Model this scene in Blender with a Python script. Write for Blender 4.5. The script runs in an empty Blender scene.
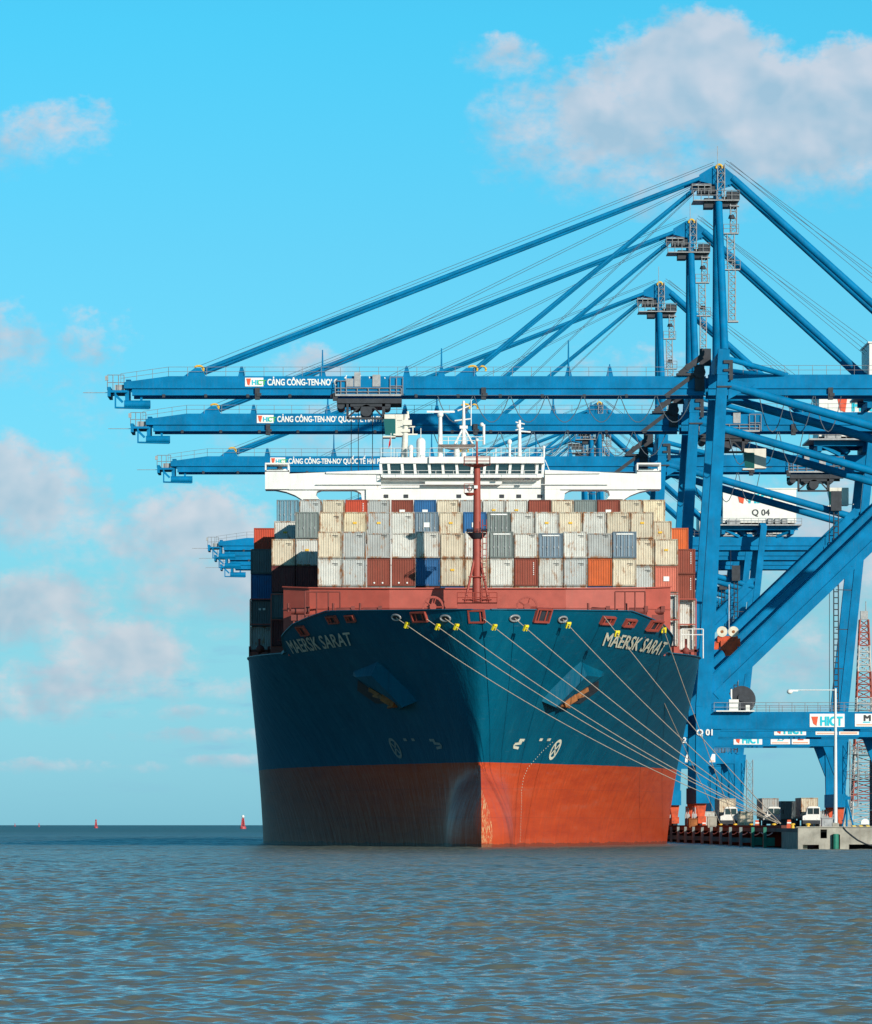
import bpy, math, random
import numpy as np
from mathutils import Vector, Matrix
random.seed(7)
R = math.radians
SC = bpy.context.scene
COL = SC.collection

# ------------------------------------------------------------ camera, world, sun, exposure
FPX, PX0, PY0, HC = 5850.0, 386.0, 825.0, 2.2
cam = bpy.data.cameras.new('camera'); camo = bpy.data.objects.new('camera', cam); COL.objects.link(camo)
cam.sensor_fit = 'HORIZONTAL'; cam.sensor_width = 36.0
cam.lens = FPX / 872.0 * 36.0
cam.shift_x = (436 - PX0) / 872.0
cam.shift_y = (PY0 - 512) / 872.0
cam.clip_start = 1.0; cam.clip_end = 80000
camo.location = (0, 0, HC); camo.rotation_euler = (R(90), 0, 0)
SC.camera = camo

SUN_AZ, SUN_EL = 31.0, 19.0      # azimuth measured from "behind the camera" towards the right
sd = Vector((math.sin(R(SUN_AZ))*math.cos(R(SUN_EL)), -math.cos(R(SUN_AZ))*math.cos(R(SUN_EL)), math.sin(R(SUN_EL))))
sl = bpy.data.lights.new('sun', 'SUN'); sl.energy = 4.7; sl.angle = R(0.5); sl.color = (1.0, 0.93, 0.82)
so = bpy.data.objects.new('sun', sl); COL.objects.link(so)
so.rotation_euler = sd.to_track_quat('Z', 'Y').to_euler()

SC.view_settings.view_transform = 'Standard'; SC.view_settings.look = 'None'
SC.view_settings.gamma = 1.0; SC.view_settings.exposure = 0.0
SC.render.engine = 'CYCLES'

world = bpy.data.worlds.new('World'); SC.world = world; world.use_nodes = True
wt = world.node_tree; wt.nodes.clear()
class NT:
    """small helper for node graphs"""
    def __init__(s, t): s.t = t
    def n(s, typ, **kw):
        x = s.t.nodes.new(typ)
        for k, v in kw.items(): setattr(x, k, v)
        return x
    def link(s, a, b): s.t.links.new(a, b)
    def put(s, sock, v):
        if isinstance(v, bpy.types.NodeSocket): s.t.links.new(v, sock)
        else: sock.default_value = v
    def m(s, op, a, b=None, c=None, clamp=False):
        x = s.t.nodes.new('ShaderNodeMath'); x.operation = op; x.use_clamp = clamp
        s.put(x.inputs[0], a)
        if b is not None: s.put(x.inputs[1], b)
        if c is not None: s.put(x.inputs[2], c)
        return x.outputs[0]
    def mix(s, f, a, b, mode='MIX'):
        x = s.t.nodes.new('ShaderNodeMix'); x.data_type = 'RGBA'; x.blend_type = mode
        s.put(x.inputs[0], f); s.put(x.inputs[6], a); s.put(x.inputs[7], b)
        return x.outputs[2]
    def ramp(s, f, stops, interp='LINEAR'):
        x = s.t.nodes.new('ShaderNodeValToRGB'); x.color_ramp.interpolation = interp
        e = x.color_ramp.elements
        while len(e) < len(stops): e.new(0.5)
        for i, (p, c) in enumerate(stops):
            e[i].position = p; e[i].color = c if len(c) == 4 else (*c, 1)
        s.put(x.inputs[0], f)
        return x.outputs[0]
    def noise(s, vec, scale, detail=4, rough=0.5, dist=0.0):
        x = s.t.nodes.new('ShaderNodeTexNoise')
        x.inputs['Scale'].default_value = scale; x.inputs['Detail'].default_value = detail
        x.inputs['Roughness'].default_value = rough; x.inputs['Distortion'].default_value = dist
        if vec is not None: s.put(x.inputs['Vector'], vec)
        return x.outputs[0]
    def comb(s, x, y, z=0.0):
        c = s.t.nodes.new('ShaderNodeCombineXYZ'); s.put(c.inputs[0], x); s.put(c.inputs[1], y); s.put(c.inputs[2], z)
        return c.outputs[0]

W = NT(wt)
sky = W.n('ShaderNodeTexSky', sky_type='NISHITA', sun_disc=False)
sky.sun_elevation = R(SUN_EL); sky.sun_rotation = R(180 - SUN_AZ)
sky.altitude = 0; sky.air_density = 1.0; sky.dust_density = 0.4; sky.ozone_density = 2.0
tc = W.n('ShaderNodeTexCoord'); sep = W.n('ShaderNodeSeparateXYZ'); W.link(tc.outputs['Generated'], sep.inputs[0])
dx, dy, dz = sep.outputs
# sky hue: teal towards the horizon, cyan above; unseen zenith darkened to cut fill
el = W.m('MULTIPLY', dz, 1.0, clamp=True)
tint = W.ramp(el, [(0.0, (0.375, 0.97, 1.80)), (0.011, (0.385, 0.94, 1.70)), (0.038, (0.36, 0.87, 1.34)), (0.064, (0.32, 0.955, 1.38)),
                   (0.098, (0.28, 0.975, 1.32)), (0.136, (0.205, 1.06, 1.33)), (0.30, (0.13, 0.72, 0.88)), (1.0, (0.05, 0.24, 0.50))])
skyc = W.mix(1.0, sky.outputs[0], tint, 'MULTIPLY')
# clouds: banks at fixed bearings and elevations
ysafe = W.m('MAXIMUM', dy, 0.05)
u = W.m('DIVIDE', dx, ysafe); v = W.m('DIVIDE', dz, ysafe)
front = W.m('GREATER_THAN', dy, 0.05)
cu = W.comb(u, v)
n1 = W.noise(cu, 60, 8, 0.62, 0.3); n2 = W.noise(W.comb(u, W.m('MULTIPLY', v, 1.5)), 260, 6, 0.6)
nn = W.m('ADD', W.m('MULTIPLY', n1, 0.65), W.m('MULTIPLY', n2, 0.35))
LOBES = [  # px, py, rx, ry, strength
 (700, 80, 100, 72, 1.0), (600, 115, 120, 62, .85), (800, 125, 130, 74, 1.0), (860, 95, 80, 60, .9), (512, 58, 50, 26, .65), (560, 165, 75, 40, .5),
 (700, 175, 150, 40, .6),
 (40, 132, 80, 38, .5), (0, 140, 60, 34, .42), (0, 335, 52, 56, .55), (92, 345, 45, 42, .38), (85, 400, 80, 60, .26), (310, 372, 50, 30, .6),
 (30, 500, 82, 56, .85), (0, 480, 60, 50, .85), (185, 535, 92, 48, .85), (215, 580, 105, 44, .78), (30, 608, 82, 42, .85), (115, 650, 84, 36, .78), (60, 560, 60, 24, .4),
 (60, 682, 110, 30, .62), (20, 705, 90, 20, .55), (130, 690, 60, 18, .5), (235, 688, 44, 14, .45), (170, 632, 90, 10, .4), (190, 735, 90, 9, .45), (60, 765, 120, 8, .4), (140, 712, 110, 9, .42), (230, 760, 60, 7, .38),
 (640, 400, 150, 60, .3), (330, 430, 120, 60, .35), (640, 440, 120, 60, .35), (800, 560, 130, 100, .6), (860, 640, 100, 60, .5), (780, 680, 80, 40, .5), (600, 480, 200, 60, .4),
]
dens = None; sg_ = None; sb_ = None
for px, py, rx, ry, st in LOBES:
    a = W.m('DIVIDE', W.m('SUBTRACT', u, (px - PX0) / FPX), rx / FPX)
    b = W.m('DIVIDE', W.m('SUBTRACT', v, (PY0 - py) / FPX), ry / FPX)
    d2 = W.m('ADD', W.m('MULTIPLY', a, a), W.m('MULTIPLY', b, b))
    g = W.m('MULTIPLY', W.m('SUBTRACT', 1.0, W.m('MULTIPLY', d2, 0.62)), st)
    g = W.m('MAXIMUM', g, 0.0)
    gb = W.m('MULTIPLY', g, W.m('ADD', b, W.m('MULTIPLY', a, 0.25)))
    dens = g if dens is None else W.m('MAXIMUM', dens, g)
    sg_ = g if sg_ is None else W.m('ADD', sg_, g); sb_ = gb if sb_ is None else W.m('ADD', sb_, gb)
vert = W.m('DIVIDE', sb_, W.m('MAXIMUM', sg_, 0.02))
dd = W.m('ADD', dens, W.m('MULTIPLY', W.m('SUBTRACT', nn, 0.5), 2.2))
mr = W.n('ShaderNodeMapRange', interpolation_type='SMOOTHSTEP'); W.put(mr.inputs[0], dd)
W.put(mr.inputs[1], W.m('ADD', 0.12, W.m('MULTIPLY', vert, 0.08))); W.put(mr.inputs[2], W.m('ADD', 0.78, W.m('MULTIPLY', vert, -0.16)))
cm = W.m('MULTIPLY', W.m('MULTIPLY', mr.outputs[0], W.m('GREATER_THAN', dens, 0.001)), front)
# thin low streaks
st = W.noise(W.comb(W.m('MULTIPLY', u, 1.0), W.m('MULTIPLY', v, 5.0)), 55, 6, 0.6)
mr2 = W.n('ShaderNodeMapRange', interpolation_type='SMOOTHSTEP'); W.put(mr2.inputs[0], st)
mr2.inputs[1].default_value = 0.52; mr2.inputs[2].default_value = 0.72
low = W.m('MULTIPLY', W.m('SUBTRACT', 1.0, W.m('MULTIPLY', W.m('ABSOLUTE', W.m('SUBTRACT', v, 0.021)), 52.0), clamp=True), mr2.outputs[0])
skyc = W.mix(W.m('MULTIPLY', low, 0.55), skyc, (2.4, 4.6, 6.9, 1))
# cloud body: lit upper folds, greyer undersides (self-shading from a shifted density)
n3 = W.noise(cu, 75, 3, 0.5, 0.2); n3b = W.noise(W.comb(W.m('ADD', u, 0.0022), W.m('ADD', v, 0.0034)), 75, 3, 0.5, 0.2)
lit = W.m('ADD', W.m('MULTIPLY', W.m('SUBTRACT', n3, n3b), 3.6), W.m('ADD', 0.50, W.m('MULTIPLY', vert, 0.42)), clamp=True)
lit = W.m('ADD', W.m('MULTIPLY', lit, 0.85), W.m('MULTIPLY', W.m('SUBTRACT', n2, 0.5), 0.35), clamp=True)
cc = W.mix(lit, (4.3, 5.3, 6.4, 1), (7.5, 7.0, 7.4, 1))
skyc = W.mix(W.m('MULTIPLY', cm, 0.76), skyc, cc)
bg = W.n('ShaderNodeBackground'); W.link(skyc, bg.inputs[0]); bg.inputs[1].default_value = 0.10
wo = W.n('ShaderNodeOutputWorld'); W.link(bg.outputs[0], wo.inputs[0])

# ------------------------------------------------------------ materials
MATS = {}
def mat(name, col, rough=0.55, metal=0.0, var=0.12, nscale=0.6, rust=0.0, rustcol=(0.16, 0.05, 0.02), spec=0.4, streak=False, emit=None, rand=0.0, dirt=0.0):
    if name in MATS: return MATS[name]
    m = bpy.data.materials.new(name); m.use_nodes = True; MATS[name] = m
    t = NT(m.node_tree); b = m.node_tree.nodes['Principled BSDF']
    geo = t.n('ShaderNodeNewGeometry'); pos = geo.outputs['Position']
    c = (*col, 1)
    n = t.noise(pos, nscale, 5, 0.6)
    dark = tuple(x * (1 - var * 2.0) for x in col) + (1,); light = tuple(min(1, x * (1 + var * 1.2)) for x in col) + (1,)
    out = t.mix(t.m('MULTIPLY', t.m('SUBTRACT', n, 0.25), 2.0, clamp=True), dark, light)
    if rand:
        oi = t.n('ShaderNodeObjectInfo')
        f = t.m('ADD', 1 - rand, t.m('MULTIPLY', oi.outputs['Random'], rand * 1.6))
        cb = t.n('ShaderNodeCombineColor'); 
        for i in range(3): t.put(cb.inputs[i], f)
        out = t.mix(1.0, out, cb.outputs[0], 'MULTIPLY')
    if dirt:
        mp = t.n('ShaderNodeMapping'); mp.inputs['Scale'].default_value = (3.0, 3.0, 0.35); t.link(pos, mp.inputs[0])
        nd = t.noise(mp.outputs[0], 1.2, 6, 0.7)
        k = t.m('MULTIPLY', t.m('SUBTRACT', nd, 0.5), 3.2, clamp=True)
        out = t.mix(t.m('MULTIPLY', k, dirt), out, (0.16, 0.12, 0.085, 1))
    if rust:
        mp = t.n('ShaderNodeMapping'); mp.inputs['Scale'].default_value = (1, 1, 0.45 if streak else 1.0); t.link(pos, mp.inputs[0])
        nr = t.noise(mp.outputs[0], 1.7, 9, 0.72)
        k = t.m('MULTIPLY', t.m('SUBTRACT', nr, 0.66 - rust * 0.22), 9.0, clamp=True)
        out = t.mix(k, out, (*rustcol, 1))
    t.link(out, b.inputs['Base Color'])
    b.inputs['Roughness'].default_value = rough; b.inputs['Metallic'].default_value = metal
    b.inputs['Specular IOR Level'].default_value = spec
    if emit: b.inputs['Emission Color'].default_value = (*emit, 1); b.inputs['Emission Strength'].default_value = 1
    return m
M_blue = mat('crane_blue_paint', (0.0005, 0.184, 0.395), 0.55, var=0.17, nscale=0.35, rust=0.16, rustcol=(0.012, 0.085, 0.19), dirt=0.13, spec=0.07)
M_steel = mat('galvanised_steel', (0.36, 0.36, 0.36), 0.5, 0.3, var=0.15, nscale=2)
M_dark = mat('dark_machinery_and_shade', (0.03, 0.035, 0.045), 0.6, var=0.25, nscale=1.5)  # dark gear, also the painted shade in openings and at the boom hinge
M_rope = mat('wire_rope', (0.09, 0.12, 0.15), 0.6)
M_white = mat('white_paint', (0.80, 0.79, 0.75), 0.45, var=0.05, nscale=0.8, dirt=0.20, rust=0.12, rustcol=(0.45, 0.30, 0.20), streak=True)
M_house = mat('machine_house_white', (0.78, 0.77, 0.71), 0.5, var=0.05, nscale=0.5, dirt=0.15)
M_yellow = mat('safety_yellow', (0.80, 0.46, 0.03), 0.5, var=0.1)
M_orange = mat('bogie_orange', (0.60, 0.075, 0.014), 0.55, var=0.25, nscale=1.4, dirt=0.5, rust=0.35, rustcol=(0.10, 0.03, 0.02))
M_red = mat('deck_red', (0.41, 0.080, 0.055), 0.6, var=0.10, nscale=0.7, rust=0.05, rustcol=(0.22, 0.05, 0.035), dirt=0.18)
M_mast = mat('mast_red', (0.36, 0.065, 0.045), 0.55, var=0.10, nscale=1.0)
M_glass = mat('window_glass', (0.015, 0.025, 0.03), 0.08, spec=0.9, var=0.0)
M_greenglass = mat('cab_glass', (0.01, 0.09, 0.08), 0.1, spec=0.9, var=0.0)
M_text = mat('lettering_white', (0.82, 0.82, 0.78), 0.5, var=0.03)
M_cream = mat('lettering_cream', (0.70, 0.66, 0.52), 0.6, var=0.12, nscale=2.0)
M_tdark = mat('lettering_dark', (0.04, 0.04, 0.045), 0.5)
M_cyan = mat('logo_cyan', (0.0, 0.50, 0.62), 0.5, var=0.03)
M_green = mat('logo_green', (0.05, 0.45, 0.12), 0.5, var=0.03)
M_lred = mat('logo_red', (0.72, 0.09, 0.03), 0.5, var=0.03)
M_lor = mat('print_orange', (0.75, 0.36, 0.22), 0.5, var=0.03)
M_hawser = mat('hawser_rope', (0.60, 0.48, 0.37), 0.9, var=0.15, nscale=4)
M_float = mat('rat_guard_yellow', (0.85, 0.68, 0.02), 0.5, var=0.05)
M_conc = mat('concrete', (0.40, 0.37, 0.31), 0.85, var=0.22, nscale=0.8, dirt=0.5)
M_quay_shade = mat('quay_under_shade', (0.018, 0.02, 0.022), 0.9, var=0.3)  # near-black colour stands for the shade under the quay
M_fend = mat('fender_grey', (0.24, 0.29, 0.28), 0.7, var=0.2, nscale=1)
M_fendg = mat('fender_green', (0.02, 0.22, 0.15), 0.6, var=0.2, nscale=1)
M_kerb = mat('kerb_oxide_red', (0.13, 0.04, 0.028), 0.8, var=0.3, nscale=1.5)
M_tyre = mat('tyre_rubber', (0.02, 0.02, 0.02), 0.9)
M_pole = mat('pole_white', (0.70, 0.71, 0.70), 0.45, var=0.04)
M_flag = mat('flag_red', (0.70, 0.02, 0.02), 0.7)
M_rusty = mat('anchor_rust', (0.30, 0.105, 0.03), 0.85, var=0.3, nscale=1.2)
M_buoy = mat('buoy_red', (0.52, 0.07, 0.08), 0.5)
M_asph = mat('quay_paving', (0.18, 0.17, 0.155), 0.9, var=0.2, nscale=0.15)

CC = {  # container paints
 'white': (0.61, 0.60, 0.55), 'light grey': (0.44, 0.455, 0.44), 'tan': (0.62, 0.54, 0.41), 'cream': (0.68, 0.58, 0.40),
 'grey green': (0.21, 0.25, 0.24), 'blue grey': (0.17, 0.24, 0.30), 'blue': (0.015, 0.12, 0.30), 'red brown': (0.26, 0.055, 0.032),
 'orange': (0.62, 0.12, 0.025), 'bright red': (0.55, 0.07, 0.03), 'pink red': (0.55, 0.15, 0.10), 'dark red': (0.16, 0.03, 0.03), 'slate': (0.13, 0.16, 0.17), 'sky blue': (0.16, 0.33, 0.42)}
def cmat(c):
    pale = c in ('white', 'light grey', 'tan', 'cream')
    return mat('container_' + c.replace(' ', '_'), CC[c], 0.6, var=0.09, nscale=0.9, rust=0.50 if pale else 0.2,
               rustcol=(0.34, 0.19, 0.10) if pale else (0.13, 0.045, 0.025), streak=True, rand=0.14, dirt=0.32)
def fmat(c):
    pale = c in ('white', 'light grey', 'tan', 'cream')
    col = tuple(x * 0.72 for x in CC[c])
    return mat('frame_' + c.replace(' ', '_'), col, 0.7, var=0.15, nscale=1.5, rust=0.85 if pale else 0.4,
               rustcol=(0.27, 0.12, 0.05), streak=True, rand=0.10, dirt=0.3)

# ------------------------------------------------------------ mesh helpers
class MB:
    def __init__(s): s.v = []; s.f = []; s.sm = []
    def add(s, vs, fs, smooth=False):
        k = len(s.v); s.v += [tuple(p) for p in vs]
        s.f += [tuple(i + k for i in f) for f in fs]; s.sm += [smooth] * len(fs); return s
    def box(s, x0, x1, y0, y1, z0, z1):
        vs = [(x, y, z) for z in (z0, z1) for y in (y0, y1) for x in (x0, x1)]
        return s.add(vs, [(0, 2, 3, 1), (4, 5, 7, 6), (0, 1, 5, 4), (2, 6, 7, 3), (0, 4, 6, 2), (1, 3, 7, 5)])
    def hexa(s, b, t):      # 4 bottom, 4 top points
        return s.add(list(b) + list(t), [(3, 2, 1, 0), (4, 5, 6, 7), (0, 1, 5, 4), (1, 2, 6, 5), (2, 3, 7, 6), (3, 0, 4, 7)])
    def beam(s, p0, p1, w, h, up=(0, 0, 1), w1=None, h1=None):
        p0 = Vector(p0); p1 = Vector(p1); d = (p1 - p0).normalized(); up = Vector(up)
        if abs(d.dot(up)) > 0.98: up = Vector((0, 1, 0))
        sx = d.cross(up).normalized(); uz = sx.cross(d).normalized()
        w1 = w if w1 is None else w1; h1 = h if h1 is None else h1
        A = [p0 + sx * a * w / 2 + uz * b * h / 2 for a, b in ((-1, -1), (1, -1), (1, 1), (-1, 1))]
        B = [p1 + sx * a * w1 / 2 + uz * b * h1 / 2 for a, b in ((-1, -1), (1, -1), (1, 1), (-1, 1))]
        return s.hexa(A, B)
    def tube(s, p0, p1, r, r1=None, n=12, caps=True, smooth=True):
        p0 = Vector(p0); p1 = Vector(p1); d = (p1 - p0).normalized()
        up = Vector((0, 0, 1)) if abs(d.z) < 0.98 else Vector((0, 1, 0))
        sx = d.cross(up).normalized(); uz = sx.cross(d); r1 = r if r1 is None else r1
        vs = []
        for p, rr in ((p0, r), (p1, r1)):
            for i in range(n):
                a = 2 * math.pi * i / n; vs.append(p + sx * math.cos(a) * rr + uz * math.sin(a) * rr)
        k = len(s.v); s.add(vs, [(i, (i + 1) % n, n + (i + 1) % n, n + i) for i in range(n)], smooth)
        if caps: s.add(vs[:n], [tuple(range(n - 1, -1, -1))]); s.add(vs[n:], [tuple(range(n))])
        return s
    def path(s, pts, r, n=6):
        pts = [Vector(p) for p in pts]
        for a, b in zip(pts, pts[1:]): s.tube(a, b, r, n=n, caps=True)
        return s
    def prism(s, poly, y0, y1):        # poly in (x, z), extruded along y
        n = len(poly)
        vs = [(x, y0, z) for x, z in poly] + [(x, y1, z) for x, z in poly]
        return s.add(vs, [tuple(range(n - 1, -1, -1)), tuple(range(n, 2 * n))] + [(i, (i + 1) % n, n + (i + 1) % n, n + i) for i in range(n)])
    def sphere(s, c, r, n=14, sz=1.0, lo=-90):
        rows = 8; vs = []
        for j in range(rows + 1):
            t = R(lo + (90 - lo) * j / rows)
            for i in range(n):
                a = 2 * math.pi * i / n; vs.append((c[0] + r * math.cos(t) * math.cos(a), c[1] + r * math.cos(t) * math.sin(a), c[2] + r * sz * math.sin(t)))
        return s.add(vs, [(j * n + i, j * n + (i + 1) % n, (j + 1) * n + (i + 1) % n, (j + 1) * n + i) for j in range(rows) for i in range(n)], True)
    def rail(s, pts, h=1.1, sp=2.0, r=0.03):
        pts = [Vector(p) for p in pts]
        for a, b in zip(pts, pts[1:]):
            L = (b - a).length; n = max(1, int(round(L / sp)))
            for i in range(n + 1):
                p = a.lerp(b, i / n); s.tube(p, p + Vector((0, 0, h)), r, n=4, smooth=False)
            for k in (0.5, 1.0): s.tube(a + Vector((0, 0, h * k)), b + Vector((0, 0, h * k)), r * 0.9, n=4, smooth=False)
        return s
    def lattice(s, p0, p1, w, w1=None, n=10, r=0.06, rb=0.035):
        p0 = Vector(p0); p1 = Vector(p1); d = (p1 - p0).normalized(); w1 = w if w1 is None else w1
        sx = Vector((1, 0, 0)); sx = (sx - d * sx.dot(d)).normalized(); sy = d.cross(sx)
        cs = lambda t: [p0.lerp(p1, t) + sx * a * (w + (w1 - w) * t) / 2 + sy * b * (w + (w1 - w) * t) / 2 for a, b in ((-1, -1), (1, -1), (1, 1), (-1, 1))]
        A = cs(0); B = cs(1)
        for a, b in zip(A, B): s.tube(a, b, r, n=5)
        for i in range(n):
            P = cs(i / n); Q = cs((i + 1) / n)
            for j in range(4):
                s.tube(P[j], P[(j + 1) % 4], rb, n=4); s.tube(P[j], Q[(j + 1) % 4], rb, n=4)
        return s
    def mesh(s, name):
        me = bpy.data.meshes.new(name); me.from_pydata(s.v, [], s.f)
        me.polygons.foreach_set('use_smooth', s.sm); me.update(); return me
    def build(s, name, m, parent=None, loc=(0, 0, 0)):
        return link_mesh(name, s.mesh(name), m, parent, loc)
def link_mesh(name, me, m, parent=None, loc=(0, 0, 0)):
    if m is not None and not me.materials: me.materials.append(m)
    o = bpy.data.objects.new(name, me); COL.objects.link(o); o.location = loc
    if parent is not None: o.parent = parent
    return o
def empty(name, loc=(0, 0, 0), rz=0.0):
    o = bpy.data.objects.new(name, None); COL.objects.link(o); o.location = loc; o.rotation_euler = (0, 0, rz); o.empty_display_size = 1; return o
def tag(o, label=None, cat=None, group=None, kind=None):
    if label: o['label'] = label
    if cat: o['category'] = cat
    if group: o['group'] = group
    if kind: o['kind'] = kind
    return o
def text_mesh(body, size, bold=0.02, ext=0.012, sx=1.0, shear=0.0, align='LEFT'):
    c = bpy.data.curves.new('lettering', 'FONT'); c.body = body; c.size = size; c.offset = 0.0; c.extrude = ext
    c.resolution_u = 3; c.shear = shear; c.align_x = align
    o = bpy.data.objects.new('lettering', c); COL.objects.link(o)
    me = bpy.data.meshes.new_from_object(o); bpy.data.objects.remove(o)
    n = len(me.vertices); a = np.empty(n * 3); me.vertices.foreach_get('co', a); a = a.reshape(-1, 3)
    a[:, 0] *= sx
    b = np.stack([a[:, 0], -a[:, 2], a[:, 1]], 1)       # stand it up, facing -Y
    me.vertices.foreach_set('co', b.ravel()); me.update(); me.materials.clear()
    if bold > 0:        # heavier strokes: shifted copies of every face, each a hair prouder
        V = [tuple(p) for p in b]; Fc = [tuple(p.vertices) for p in me.polygons]; VV, FF = [], []
        for k, (ox, oz) in enumerate(((0, 0), (1, 0), (0, 1), (1, 1), (.5, .5))):
            o_ = len(VV); VV += [(x + ox * bold * size * 2.2, y - .003 * k, z + oz * bold * size * 1.4) for x, y, z in V]; FF += [tuple(i + o_ for i in f) for f in Fc]
        me = bpy.data.meshes.new('lettering'); me.from_pydata(VV, [], FF); me.update(); b = np.array(VV)
    return me, b
def text(name, body, size, m, parent, loc, width=None, **kw):
    me, b = text_mesh(body, size, **kw)
    if width:
        w = b[:, 0].max() - b[:, 0].min(); k = width / w
        c = b.copy(); c[:, 0] = (b[:, 0] - (b[:, 0].min() if kw.get('align') != 'CENTER' else 0)) * k
        me.vertices.foreach_set('co', c.ravel()); me.update()
    return link_mesh(name, me, m, parent, loc)
def children(o): return [c for c in bpy.data.objects if c.parent == o]
def copy_tree(o, parent=None, kids=None):
    c = o.copy(); COL.objects.link(c)
    if parent is not None: c.parent = parent
    for ch in kids(o): copy_tree(ch, c, kids)
    return c

def P2(px, py, Y):          # helper for reading survey positions: a pixel at a known distance
    s = FPX / Y
    return Vector(((px - PX0) / s, Y, (PY0 - py) / s + HC))

# ------------------------------------------------------------ water
def make_water():
    ys = [3.0]
    while ys[-1] < 45: ys.append(ys[-1] * 1.12)
    while ys[-1] < 1100: ys.append(ys[-1] + (ys[-1] * 0.0009 if ys[-1] < 450 else 0.405))
    while ys[-1] < 60000: ys.append(ys[-1] * 1.12)
    ys = np.array(ys)
    t = np.concatenate([-np.geomspace(6, 0.0751, 14), np.linspace(-0.075, 0.09, 330), np.geomspace(0.0901, 6, 14)])
    Yg, T = np.meshgrid(ys, t, indexing='ij'); Xg = Yg * T
    rng = np.random.RandomState(3); Z = np.zeros_like(Xg); Xd = np.zeros_like(Xg); Yd = np.zeros_like(Xg)
    cell = np.where(Yg < 450, Yg * 0.0009, np.where(Yg < 1100, 0.405, Yg * .1))
    for i in range(110):
        lam = 0.30 * (8.0 / 0.30) ** (rng.rand() ** 1.35)
        ang = R(90) + rng.normal() * R(38) + R(12)
        k = 2 * math.pi / lam; kx, ky = k * math.cos(ang), k * math.sin(ang)
        amp = 0.0056 * lam ** 0.45 * (1.12 if lam < 1.6 else 0.55) * (0.5 + rng.rand())
        fade = np.clip((lam / (cell * 2.0)) - 1, 0, 1)
        ph = rng.rand() * 6.28
        a = kx * Xg + ky * Yg + ph
        # patches of stronger and weaker wind
        gx = np.interp(Yg, [50, 85, 130, 350, 700], [.62, .68, 1.0, 1.1, 1.1]) * (1.0 + 0.0 * i) * 1.0
        gx = gx * (0.75 + 0.45 * np.sin(Xg * 0.05 * (1 + (i % 3)) + Yg * 0.035 * (1 + i % 4) + i))
        Z += amp * fade * gx * np.cos(a); Xd -= 0.7 * amp * fade * gx * math.cos(ang) * np.sin(a); Yd -= 0.7 * amp * fade * gx * math.sin(ang) * np.sin(a)
    V = np.stack([Xg + Xd, Yg + Yd, Z], -1).reshape(-1, 3)
    nr, nc = Xg.shape
    i = np.arange(nr - 1)[:, None] * nc + np.arange(nc - 1)[None, :]
    F = np.stack([i, i + 1, i + nc + 1, i + nc], -1).reshape(-1, 4)
    me = bpy.data.meshes.new('water')
    me.vertices.add(len(V)); me.vertices.foreach_set('co', V.astype(np.float32).ravel())
    me.loops.add(F.size); me.loops.foreach_set('vertex_index', F.astype(np.int32).ravel())
    me.polygons.add(len(F)); me.polygons.foreach_set('loop_start', np.arange(0, F.size, 4, dtype=np.int32))
    me.polygons.foreach_set('loop_total', np.full(len(F), 4, dtype=np.int32))
    me.polygons.foreach_set('use_smooth', np.ones(len(F), dtype=bool))
    me.update(calc_edges=True)
    m = bpy.data.materials.new('river_water'); m.use_nodes = True
    t_ = NT(m.node_tree); b = m.node_tree.nodes['Principled BSDF']
    geo = t_.n('ShaderNodeNewGeometry'); pos = geo.outputs['Position']
    sp_ = t_.n('ShaderNodeSeparateXYZ'); t_.link(pos, sp_.inputs[0]); yy_ = sp_.outputs[1]
    mp = t_.n('ShaderNodeMapping'); mp.inputs['Scale'].default_value = (0.006, 0.03, 1); t_.link(pos, mp.inputs[0])
    band = t_.noise(mp.outputs[0], 1.0, 4, 0.6)
    mp3 = t_.n('ShaderNodeMapping'); mp3.inputs['Scale'].default_value = (0.09, 0.16, 1); t_.link(pos, mp3.inputs[0])
    big = t_.noise(mp3.outputs[0], 1.0, 5, 0.65)
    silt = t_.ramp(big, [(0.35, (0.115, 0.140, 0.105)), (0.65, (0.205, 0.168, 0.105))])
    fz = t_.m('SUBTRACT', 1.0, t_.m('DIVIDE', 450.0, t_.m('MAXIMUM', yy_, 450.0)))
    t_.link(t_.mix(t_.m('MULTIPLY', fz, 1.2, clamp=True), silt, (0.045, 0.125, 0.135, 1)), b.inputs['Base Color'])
    b.inputs['IOR'].default_value = 1.33
    t_.put(b.inputs['Specular IOR Level'], t_.ramp(t_.m('MULTIPLY', yy_, 0.0005), [(0.04, (.5,)*3), (0.16, (.46,)*3), (0.32, (.36,)*3), (1.0, (.26,)*3)]))
    mpb = t_.n('ShaderNodeMapping'); mpb.inputs['Scale'].default_value = (0.6, 1.0, 1.0); mpb.inputs['Rotation'].default_value = (0, 0, 0.15); t_.link(pos, mpb.inputs[0])
    w1 = t_.noise(mpb.outputs[0], 1.6, 6, 0.62, 0.2); w2 = t_.noise(mpb.outputs[0], 6.0, 4, 0.6)
    hh = t_.m('ADD', t_.m('MULTIPLY', w1, 0.13), t_.m('MULTIPLY', w2, 0.022))
    bump = t_.n('ShaderNodeBump'); t_.put(bump.inputs['Height'], hh)
    far = t_.ramp(t_.m('MULTIPLY', yy_, 0.0005), [(0.03, (.15,)*3), (0.09, (.50,)*3), (0.20, (.85,)*3), (0.33, (0.9,)*3), (0.38, (1.0,)*3), (0.62, (1.0,)*3), (0.80, (.85,)*3), (1.0, (.85,)*3)])
    t_.put(bump.inputs['Strength'], t_.m('MULTIPLY', far, t_.m('ADD', 0.45, t_.m('MULTIPLY', band, 1.1)), clamp=True)); bump.inputs['Distance'].default_value = 1.6
    t_.link(bump.outputs[0], b.inputs['Normal'])
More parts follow.
